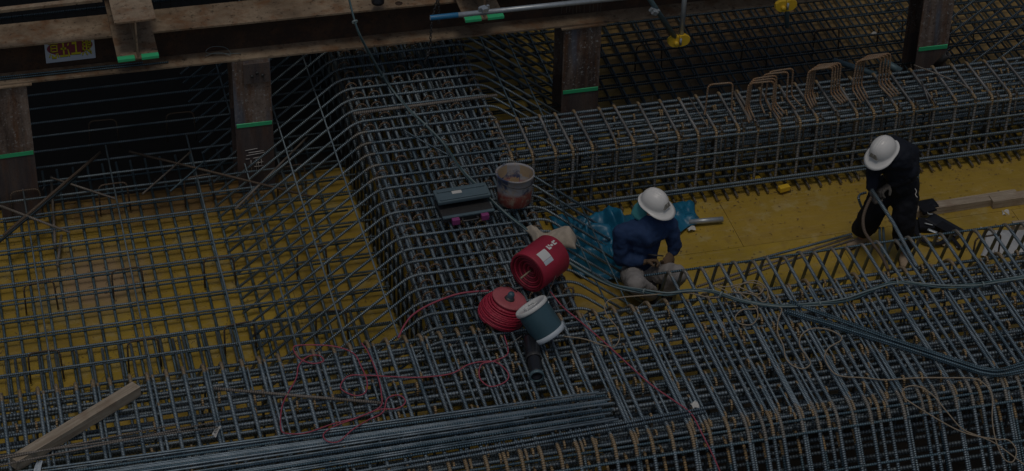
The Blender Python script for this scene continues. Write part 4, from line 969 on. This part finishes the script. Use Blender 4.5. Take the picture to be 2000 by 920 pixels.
def helmet(parent, c, up_, fw, inv, ridges=True):
    up_ = V(up_).normalized(); fw = V(fw); fw = (fw-up_*fw.dot(up_)).normalized(); lf = up_.cross(fw)
    m_ = Matrix((fw, lf, up_)).transposed().to_4x4(); m_ = m_ @ Matrix.Scale(.94, 4); m_.translation = V(c)
    nu, nv = 48, 14; vs = []; fs = []
    def rad(a): return .142*abs(math.cos(a))**2+.118*abs(math.sin(a))**2
    for i in range(nv+1):
        ph = math.pi/2*i/nv
        for k in range(nu):
            a = 2*math.pi*k/nu; r = rad(a)*math.sin(ph)**.92; z = .135*math.cos(ph)
            x, y = r*math.cos(a), r*math.sin(a)
            if ridges and ph < 1.25:
                for y0 in (-.026, 0, .026): z += .008*math.exp(-((y-y0)/.007)**2)*(1 if x > -.10 else .3)
            vs.append((x, y, z))
    rows_ = nv+1
    for (ex, dz) in ((.004, -.012), (.016, -.022), (.024, -.026), (.022, -.032), (.0, -.03)):
        for k in range(nu):
            a = 2*math.pi*k/nu; f_ = max(0, math.cos(a))**1.6; e = ex*(1+2.6*f_) if ex > .01 else ex; r = rad(a)+e
            vs.append((r*math.cos(a), r*math.sin(a), dz-.016*f_*(ex > .01)))
        rows_ += 1
    for i in range(rows_-1):
        for k in range(nu): k2 = (k+1) % nu; fs.append((i*nu+k, i*nu+k2, (i+1)*nu+k2, (i+1)*nu+k))
    me = bpy.data.meshes.new('helmet'); me.from_pydata(vs, [], fs); me.polygons.foreach_set('use_smooth', [True]*len(fs))
    o = ob('helmet', me, M['white_hel'], parent); o.matrix_local = inv @ m_
    bm = bmesh.new(); pts = [(.118, -.05, .022), (.118, .05, .022), (.098, .045, .068), (.098, -.045, .068)]
    boxbm(bm, (0, -.05, 0), (.02, .05, .05)); bmesh.ops.bevel(bm, geom=bm.edges[:], offset=.004, segments=1)
    for v in bm.verts: v.co.y *= (1-.35*v.co.z/.045)
    b1 = ob('front_badge', tome(bm), M['helmet_grey'], o, (.126, 0, .022), (0, R(-24), 0))
    return o, m_
def hand(parent, inv, wrist, palm_dir, curl_dir, side, mat, sc_=1.0, curl=1.0):
    """five fingers curled towards curl_dir; thumb leaves the side of the palm"""
    global GX
    w0 = V(wrist); d = V(palm_dir).normalized(); c = V(curl_dir); c = (c-d*c.dot(d)).normalized(); s = d.cross(c)*side; GX = s.copy()
    J = {'w': (w0, (.030*sc_, .024*sc_)), 'p1': (w0+d*.045*sc_, (.042*sc_, .020*sc_)), 'p2': (w0+d*.085*sc_, (.042*sc_, .018*sc_))}; E = [('w', 'p1'), ('p1', 'p2')]
    for k, (off, ln) in enumerate(((-.033, .068), (-.011, .078), (.011, .074), (.033, .058))):
        b0 = w0+d*.088*sc_+s*off*sc_; a1 = b0+(d*.8+c*.35*curl)*ln*.42*sc_; a2 = a1+(d*.2+c*.95*curl).normalized()*ln*.36*sc_; a3 = a2+(c*.85*curl-d*.5).normalized()*ln*.3*sc_
        J[f'f{k}a'] = (b0, .0125*sc_); J[f'f{k}b'] = (a1, .0115*sc_); J[f'f{k}c'] = (a2, .0105*sc_); J[f'f{k}d'] = (a3, .009*sc_)
        E += [('p2', f'f{k}a'), (f'f{k}a', f'f{k}b'), (f'f{k}b', f'f{k}c'), (f'f{k}c', f'f{k}d')]
    t0 = w0+d*.035*sc_-s*.035*sc_; t1 = t0+(d*.5-s*.7+c*.5).normalized()*.035*sc_; t2 = t1+(d*.6+c*.8).normalized()*.032*sc_
    J['t0'] = (t0, .014*sc_); J['t1'] = (t1, .0125*sc_); J['t2'] = (t2, .010*sc_); E += [('p1', 't0'), ('t0', 't1'), ('t1', 't2')]
    return skin_obj('glove', J, E, mat, parent, inv, 2)
def head(parent, inv, c, up_, fw):
    up_ = V(up_).normalized(); fw = V(fw); fw = (fw-up_*fw.dot(up_)).normalized(); lf = up_.cross(fw)
    m_ = Matrix((fw, lf, up_)).transposed().to_4x4(); m_.translation = V(c)
    return m_

def person2():
    feetR, feetL = P(1766, 503, .0), P(1676, 473, 0.0)
    root = thing('person', 'standing worker in black clothes and white helmet bending over a bar', 'person', tuple((feetR+feetL)/2))
    inv = Matrix.Translation(root.location).inverted()
    hip = P(1758, 352, .84); hL = P(1738, 350, .82); hR = P(1772, 352, .83)
    chest = P(1752, 308, 1.16); neck = P(1737, 300, 1.20); hd = P(1722, 300, 1.20)
    shL = P(1712, 300, 1.14); shR = P(1772, 300, 1.14)
    elL = P(1706, 345, .93); wrL = P(1702, 370, .86); elR = P(1781, 342, .98); wrR = P(1737, 362, .86)
    kR = P(1765, 430, .46); kL = P(1704, 415, .45); aR = P(1764, 489, .10); aL = P(1683, 461, .09)
    fw = V((-.80, -.42, -.42)); hu = V((-.40, -.22, .88))
    # continuous body
    J = {'hip': (hip, .09), 'waist': (hip.lerp(chest, .45), .09), 'chest': (chest, .10), 'neck': (neck+V((0, 0, .03)), .05), 'head': (hd, (.082, .09)), 'crown': (hd+V((-.03, -.03, .05)), .08), 'nose': (hd+fw.normalized()*.088+V((0, 0, -.03)), .016),
         'shL': (shL, .045), 'elL': (elL, .042), 'wrL': (wrL, .028), 'shR': (shR, .045), 'elR': (elR, .042), 'wrR': (wrR, .028),
         'hL': (hL, .07), 'kL': (kL, .055), 'aL': (aL, .038), 'hR': (hR, .07), 'kR': (kR, .055), 'aR': (aR, .038)}
    E = [('hip', 'waist'), ('waist', 'chest'), ('chest', 'neck'), ('neck', 'head'), ('head', 'crown'), ('head', 'nose'), ('chest', 'shL'), ('shL', 'elL'), ('elL', 'wrL'), ('chest', 'shR'), ('shR', 'elR'), ('elR', 'wrR'), ('hip', 'hL'), ('hL', 'kL'), ('kL', 'aL'), ('hip', 'hR'), ('hR', 'kR'), ('kR', 'aR')]
    skin_obj('body', J, E, 'skin', root, inv)
    ex = lambda k, r: (J[k][0], r)
    T = {'hip': (hip+V((0, 0, .04)), (.16, .13)), 'waist': (hip.lerp(chest, .45)+V((0, .02, 0)), (.165, .135)), 'chest': (chest+V((.01, .04, 0)), (.175, .145)), 'back': (chest.lerp(neck, .6)+V((.03, .06, .02)), (.15, .12)), 'col': (neck+V((.01, .01, 0)), .08),
         'shL': (shL+V((.02, .03, 0)), .095), 'uL': (shL.lerp(elL, .5), .078), 'elL': (elL, .066), 'wrL': (wrL+(elL-wrL).normalized()*.02, .05), 'shR': (shR, .11), 'uR': (shR.lerp(elR, .55), .092), 'uR2': (shR.lerp(elR, .78), .088)}
    skin_obj('shirt', T, [('hip', 'waist'), ('waist', 'chest'), ('chest', 'back'), ('back', 'col'), ('back', 'shL'), ('shL', 'uL'), ('uL', 'elL'), ('elL', 'wrL'), ('back', 'shR'), ('shR', 'uR'), ('uR', 'uR2')], 'black_shirt', root, inv, folds=.035)
    e1 = elR.lerp(wrR, .12)
    A = {'e': (elR.lerp(wrR, .16), .064), 'm': (elR.lerp(wrR, .5), .060), 'w': (elR.lerp(wrR, .86), .048)}
    sl2 = skin_obj('sleeve', A, [('e', 'm'), ('m', 'w')], 'black_cloth', root, inv)
    pm = inv @ (elR.lerp(wrR, .42)+(CAM-elR).normalized()*.054)
    for k in range(4): ob('patch_mark', sweep([[tuple(pm+V((-.012+.008*k, 0, .012-.004*(k % 2)))), tuple(pm+V((-.006+.008*k, 0, -.016)))]], .0025, 4), M['chalk'], root)
    Tr = {'hip': (hip+V((0, 0, .0)), (.165, .14)), 'hR': (hR+V((0, 0, -.08)), .128), 'tR': (hR.lerp(kR, .5), .122), 'kR': (kR, .112), 'sR': (kR.lerp(aR, .5), .106), 'aR': (aR+V((0, 0, .09)), .098),
          'hL': (hL+V((0, 0, -.08)), .124), 'tL': (hL.lerp(kL, .5), .118), 'kL': (kL, .115), 'sL': (kL.lerp(aL, .5), .112), 'aL': (aL+V((0, 0, .1)), .105)}
    skin_obj('trousers', Tr, [('hip', 'hR'), ('hR', 'tR'), ('tR', 'kR'), ('kR', 'sR'), ('sR', 'aR'), ('hip', 'hL'), ('hL', 'tL'), ('tL', 'kL'), ('kL', 'sL'), ('sL', 'aL')], 'black_cloth', root, inv, folds=.035)
    for a, dr in ((aR, V((-.25, -1, 0))), (aL, V((-.9, -.35, 0)))):
        dr.normalize(); g = V((a.x, a.y, .045))
        skin_obj('shoe', {'h': (g-dr*.05, (.042, .045)), 'm': (g+dr*.05, (.042, .036)), 't': (g+dr*.15+V((0, 0, -.012)), (.042, .026)), 'k': (g-dr*.03+V((0, 0, .06)), .048)}, [('h', 'm'), ('m', 't'), ('h', 'k')], 'shoe', root, inv)
        skin_obj('sole', {'h': (g-dr*.06+V((0, 0, -.035)), (.046, .012)), 't': (g+dr*.17+V((0, 0, -.035)), (.046, .012))}, [('h', 't')], 'shoe_dark', root, inv, 1)
    bard = (P(1790, 515, .75)-P(1706, 372, .87)).normalized()
    hand(root, inv, wrL, (P(1706, 385, .80)-wrL), V((.6, -.6, -.2)), 1, 'glove_g', 1.12)
    hand(root, inv, wrR, (P(1712, 378, .84)-wrR), V((-.2, -.5, -.8)), -1, 'glove_g', 1.15)
    helmet(root, P(1725, 292, 1.265), hu, fw, inv)
    ob('cord_end', sweep([smoothpath([tuple(inv @ P(*q)) for q in ((1787, 368, .83), (1790, 374, .82), (1788, 380, .8), (1792, 386, .78))], 3)], .004, 5), M['chalk'], root)
    return root
person2()
loose([tuple(P(1703, 371, .90)), tuple(P(1745, 436, .84)), tuple(P(1788, 516, .78)), tuple(P(1792, 522, .77))], .019, 'bar_fine', 'straight thick bar gripped in the standing worker gloves', None)
loose([tuple(P(*q)) for q in ((1702, 385, .84), (1694, 400, .8), (1686, 425, .75), (1688, 450, .72), (1700, 470, .72), (1722, 500, .76), (1735, 528, .77))], .0155, 'bar_rusty', 'curved rusty bar hanging from the standing worker hands to the cage', None, 5)
loose([tuple(P(*q)) for q in ((1683, 405, .4), (1677, 388, .5), (1680, 380, .52), (1692, 376, .55))], .013, 'bar', 'bent bar end behind the standing worker left leg', None, 5)
for k in range(2): loose([tuple(P(*q)) for q in ((1718+k*7, 445, .35), (1720+k*8, 480, .5), (1728+k*9, 515, .72))], .012, 'bar_teal', 'steep teal bar in front of the standing worker legs', 'steep bars by the worker legs', 4)

def person1():
    seat = P(1255, 545, .0)
    root = thing('person', 'seated worker in navy jacket, grey trousers and white helmet looking at his hands', 'person', (1.08, .08, 0))
    inv = Matrix.Translation(root.location).inverted()
    hip = P(1252, 530, .22)+V((0, .05, 0)); chest = P(1258, 462, .60); neck = P(1270, 425, .80); hd = P(1280, 404, .90)
    shL = P(1215, 455, .68); shR = P(1308, 440, .70); elL = P(1213, 505, .42); wrL = P(1256, 512, .42); elR = P(1318, 478, .50); wrR = P(1312, 494, .43)
    hL = P(1232, 532, .2); hR = P(1275, 530, .2); kL = P(1235, 540, .40)+V((0, -.12, 0)); kR = P(1325, 535, .36); aL = P(1275, 575, .08); aR = P(1300, 575, .06)
    fw = V((.62, -.75, -.35)); hu = V((.12, -.22, .95))
    J = {'hip': (hip, .09), 'waist': (hip.lerp(chest, .5), .085), 'chest': (chest, .095), 'neck': (neck, .05), 'head': (hd, (.08, .088)), 'crown': (hd+V((0, 0, .06)), .08), 'chin': (hd+fw.normalized()*.05+V((0, 0, -.07)), .04), 'nose': (hd+fw.normalized()*.095+V((0, 0, -.02)), .015),
         'shL': (shL, .045), 'elL': (elL, .042), 'wrL': (wrL, .028), 'shR': (shR, .045), 'elR': (elR, .042), 'wrR': (wrR, .028), 'hL': (hL, .07), 'kL': (kL, .055), 'aL': (aL, .04), 'hR': (hR, .07), 'kR': (kR, .055), 'aR': (aR, .04)}
    E = [('hip', 'waist'), ('waist', 'chest'), ('chest', 'neck'), ('neck', 'head'), ('head', 'crown'), ('head', 'chin'), ('head', 'nose'), ('chest', 'shL'), ('shL', 'elL'), ('elL', 'wrL'), ('chest', 'shR'), ('shR', 'elR'), ('elR', 'wrR'), ('hip', 'hL'), ('hL', 'kL'), ('kL', 'aL'), ('hip', 'hR'), ('hR', 'kR'), ('kR', 'aR')]
    skin_obj('body', J, E, 'skin', root, inv)
    T = {'waist': (hip.lerp(chest, .25), (.16, .13)), 'mid': (hip.lerp(chest, .6), (.165, .13)), 'chest': (chest+V((0, .0, .05)), (.17, .13)), 'col': (neck+V((-.0, .0, -.03)), .098), 'c2': (neck+V((.02, -.03, -.08)), .10),
         'shL': (shL, .088), 'uL': (shL.lerp(elL, .55), .080), 'elL': (elL, .072), 'fL': (elL.lerp(wrL, .5), .062), 'wrL': (elL.lerp(wrL, .85), .05), 'shR': (shR, .085), 'uR': (shR.lerp(elR, .55), .075), 'elR': (elR, .066), 'wrR': (elR.lerp(wrR, .8), .05)}
    skin_obj('jacket', T, [('waist', 'mid'), ('mid', 'chest'), ('chest', 'col'), ('col', 'c2'), ('chest', 'shL'), ('shL', 'uL'), ('uL', 'elL'), ('elL', 'fL'), ('fL', 'wrL'), ('chest', 'shR'), ('shR', 'uR'), ('uR', 'elR'), ('elR', 'wrR')], 'navy', root, inv, folds=.035)
    Tr = {'hip': (hip+V((0, 0, .0)), (.16, .13)), 'hL': (hL+V((0, -.03, 0)), .11), 'tL': (hL.lerp(kL, .55), .10), 'kL': (kL, .09), 'sL': (kL.lerp(aL, .5), .08), 'aL': (aL.lerp(kL, .12), .07), 'hR': (hR+V((0, -.03, 0)), .11), 'tR': (hR.lerp(kR, .55), .10), 'kR': (kR, .085), 'sR': (kR.lerp(aR, .5), .08), 'aR': (aR.lerp(kR, .15), .07)}
    skin_obj('trousers', Tr, [('hip', 'hL'), ('hL', 'tL'), ('tL', 'kL'), ('kL', 'sL'), ('sL', 'aL'), ('hip', 'hR'), ('hR', 'tR'), ('tR', 'kR'), ('kR', 'sR'), ('sR', 'aR')], 'grey_cloth', root, inv, folds=.03)
    for a in (aL, aR):
        g = V((a.x, a.y, .045)); dr = V((.3, -1, 0)).normalized()
        skin_obj('boot', {'h': (g-dr*.05, (.045, .045)), 'm': (g+dr*.05, (.045, .038)), 't': (g+dr*.15, (.044, .028)), 'k': (g-dr*.03+V((0, 0, .1)), .055)}, [('h', 'm'), ('m', 't'), ('h', 'k')], 'black_rub', root, inv)
    hand(root, inv, wrL, (P(1285, 508, .43)-wrL), V((.1, -.5, -.6)), 1, 'glove_b', 1.1, .8)
    hand(root, inv, wrR, (P(1305, 508, .40)-wrR), V((-.6, -.3, -.5)), -1, 'glove_b', 1.1, .8)
    helmet(root, P(1279, 394, .975), hu, fw, inv)
    nk = hd-fw.normalized()*.08
    skin_obj('neck_cloth', {'a': (nk+V((-.03, .0, -.0)), (.085, .05)), 'b': (nk+V((-.06, -.0, -.08)), (.095, .045)), 'c': (nk+V((-.10, -.02, -.14)), (.09, .03))}, [('a', 'b'), ('b', 'c')], 'teal_cloth', root, inv)
    return root
person1()
pp = [P(1266, 497, .50), P(1296, 500, .49)]
tag(ob('hand_tool', sweep([[tuple(pp[0]), tuple(pp[0].lerp(pp[1], .5)), tuple(pp[1])]], .009, 6, sx=.6), M['dark_steel']), 'thin dark tool held in the seated worker gloves', 'tool')

# ================================================================ TIE WIRE AND LITTER
def whiskers(n, fn, parent, name='tie_wire', r=.0022):
    paths = []
    for k in range(n):
        p = V(fn()); q = [tuple(p)]; d = V((j(1), j(1), abs(j(1))*.9+.1)).normalized()
        for s in range(4):
            p = p+d*.014; d = (d+V((j(.7), j(.7), j(.7)-.15))).normalized(); q.append(tuple(p))
        paths.append(q)
    o = ob(name, sweep(paths, r, 3, caps=False), M['wire'], parent); stuff(o); return o
whiskers(900, lambda: (random.uniform(-5.2, 5), random.uniform(FF, FR), TOP-.01), front)
whiskers(260, lambda: (random.uniform(TL, TR), random.uniform(-.8, 3), TOP), tr)
whiskers(260, lambda: (random.uniform(.3, 6.5), random.uniform(MF, MR), TOP), mid)
whiskers(200, lambda: (random.uniform(-5.2, -1.5), random.uniform(0, 3), .0), lm)
def litter(n, x0, x1, y0, y1, z, seed):
    random.seed(seed); bm = bmesh.new()
    for k in range(n):
        x, y = random.uniform(x0, x1), random.uniform(y0, y1); a = random.random()*3.1; l = random.uniform(.003, .014); w_ = random.uniform(.001, .004)
        c, s = math.cos(a), math.sin(a)
        bm.faces.new([bm.verts.new((x+c*u-s*v, y+s*u+c*v, z+.004+random.random()*.004)) for u, v in ((-l, -w_), (l, -w_), (l, w_), (-l, w_))])
    return tome(bm, 'litter')
lt = ob('litter', litter(900, .5, 7, -.6, 1.4, 0, 5), M['brown_iron']); stuff(lt); tag(lt, 'small rusty scraps scattered over the yellow floor beside the workers', 'litter')
lt = ob('litter', litter(260, .5, 7, 1.1, 1.35, 0, 6), M['brown_iron']); stuff(lt); tag(lt, 'line of dark scraps along the foot of the boxed cage', 'litter')
lt = ob('litter', litter(900, -5.2, -1.2, 0, 3.2, LOW, 9), M['brown_iron']); stuff(lt); tag(lt, 'small rusty scraps on the lower deck under the left mat', 'litter')
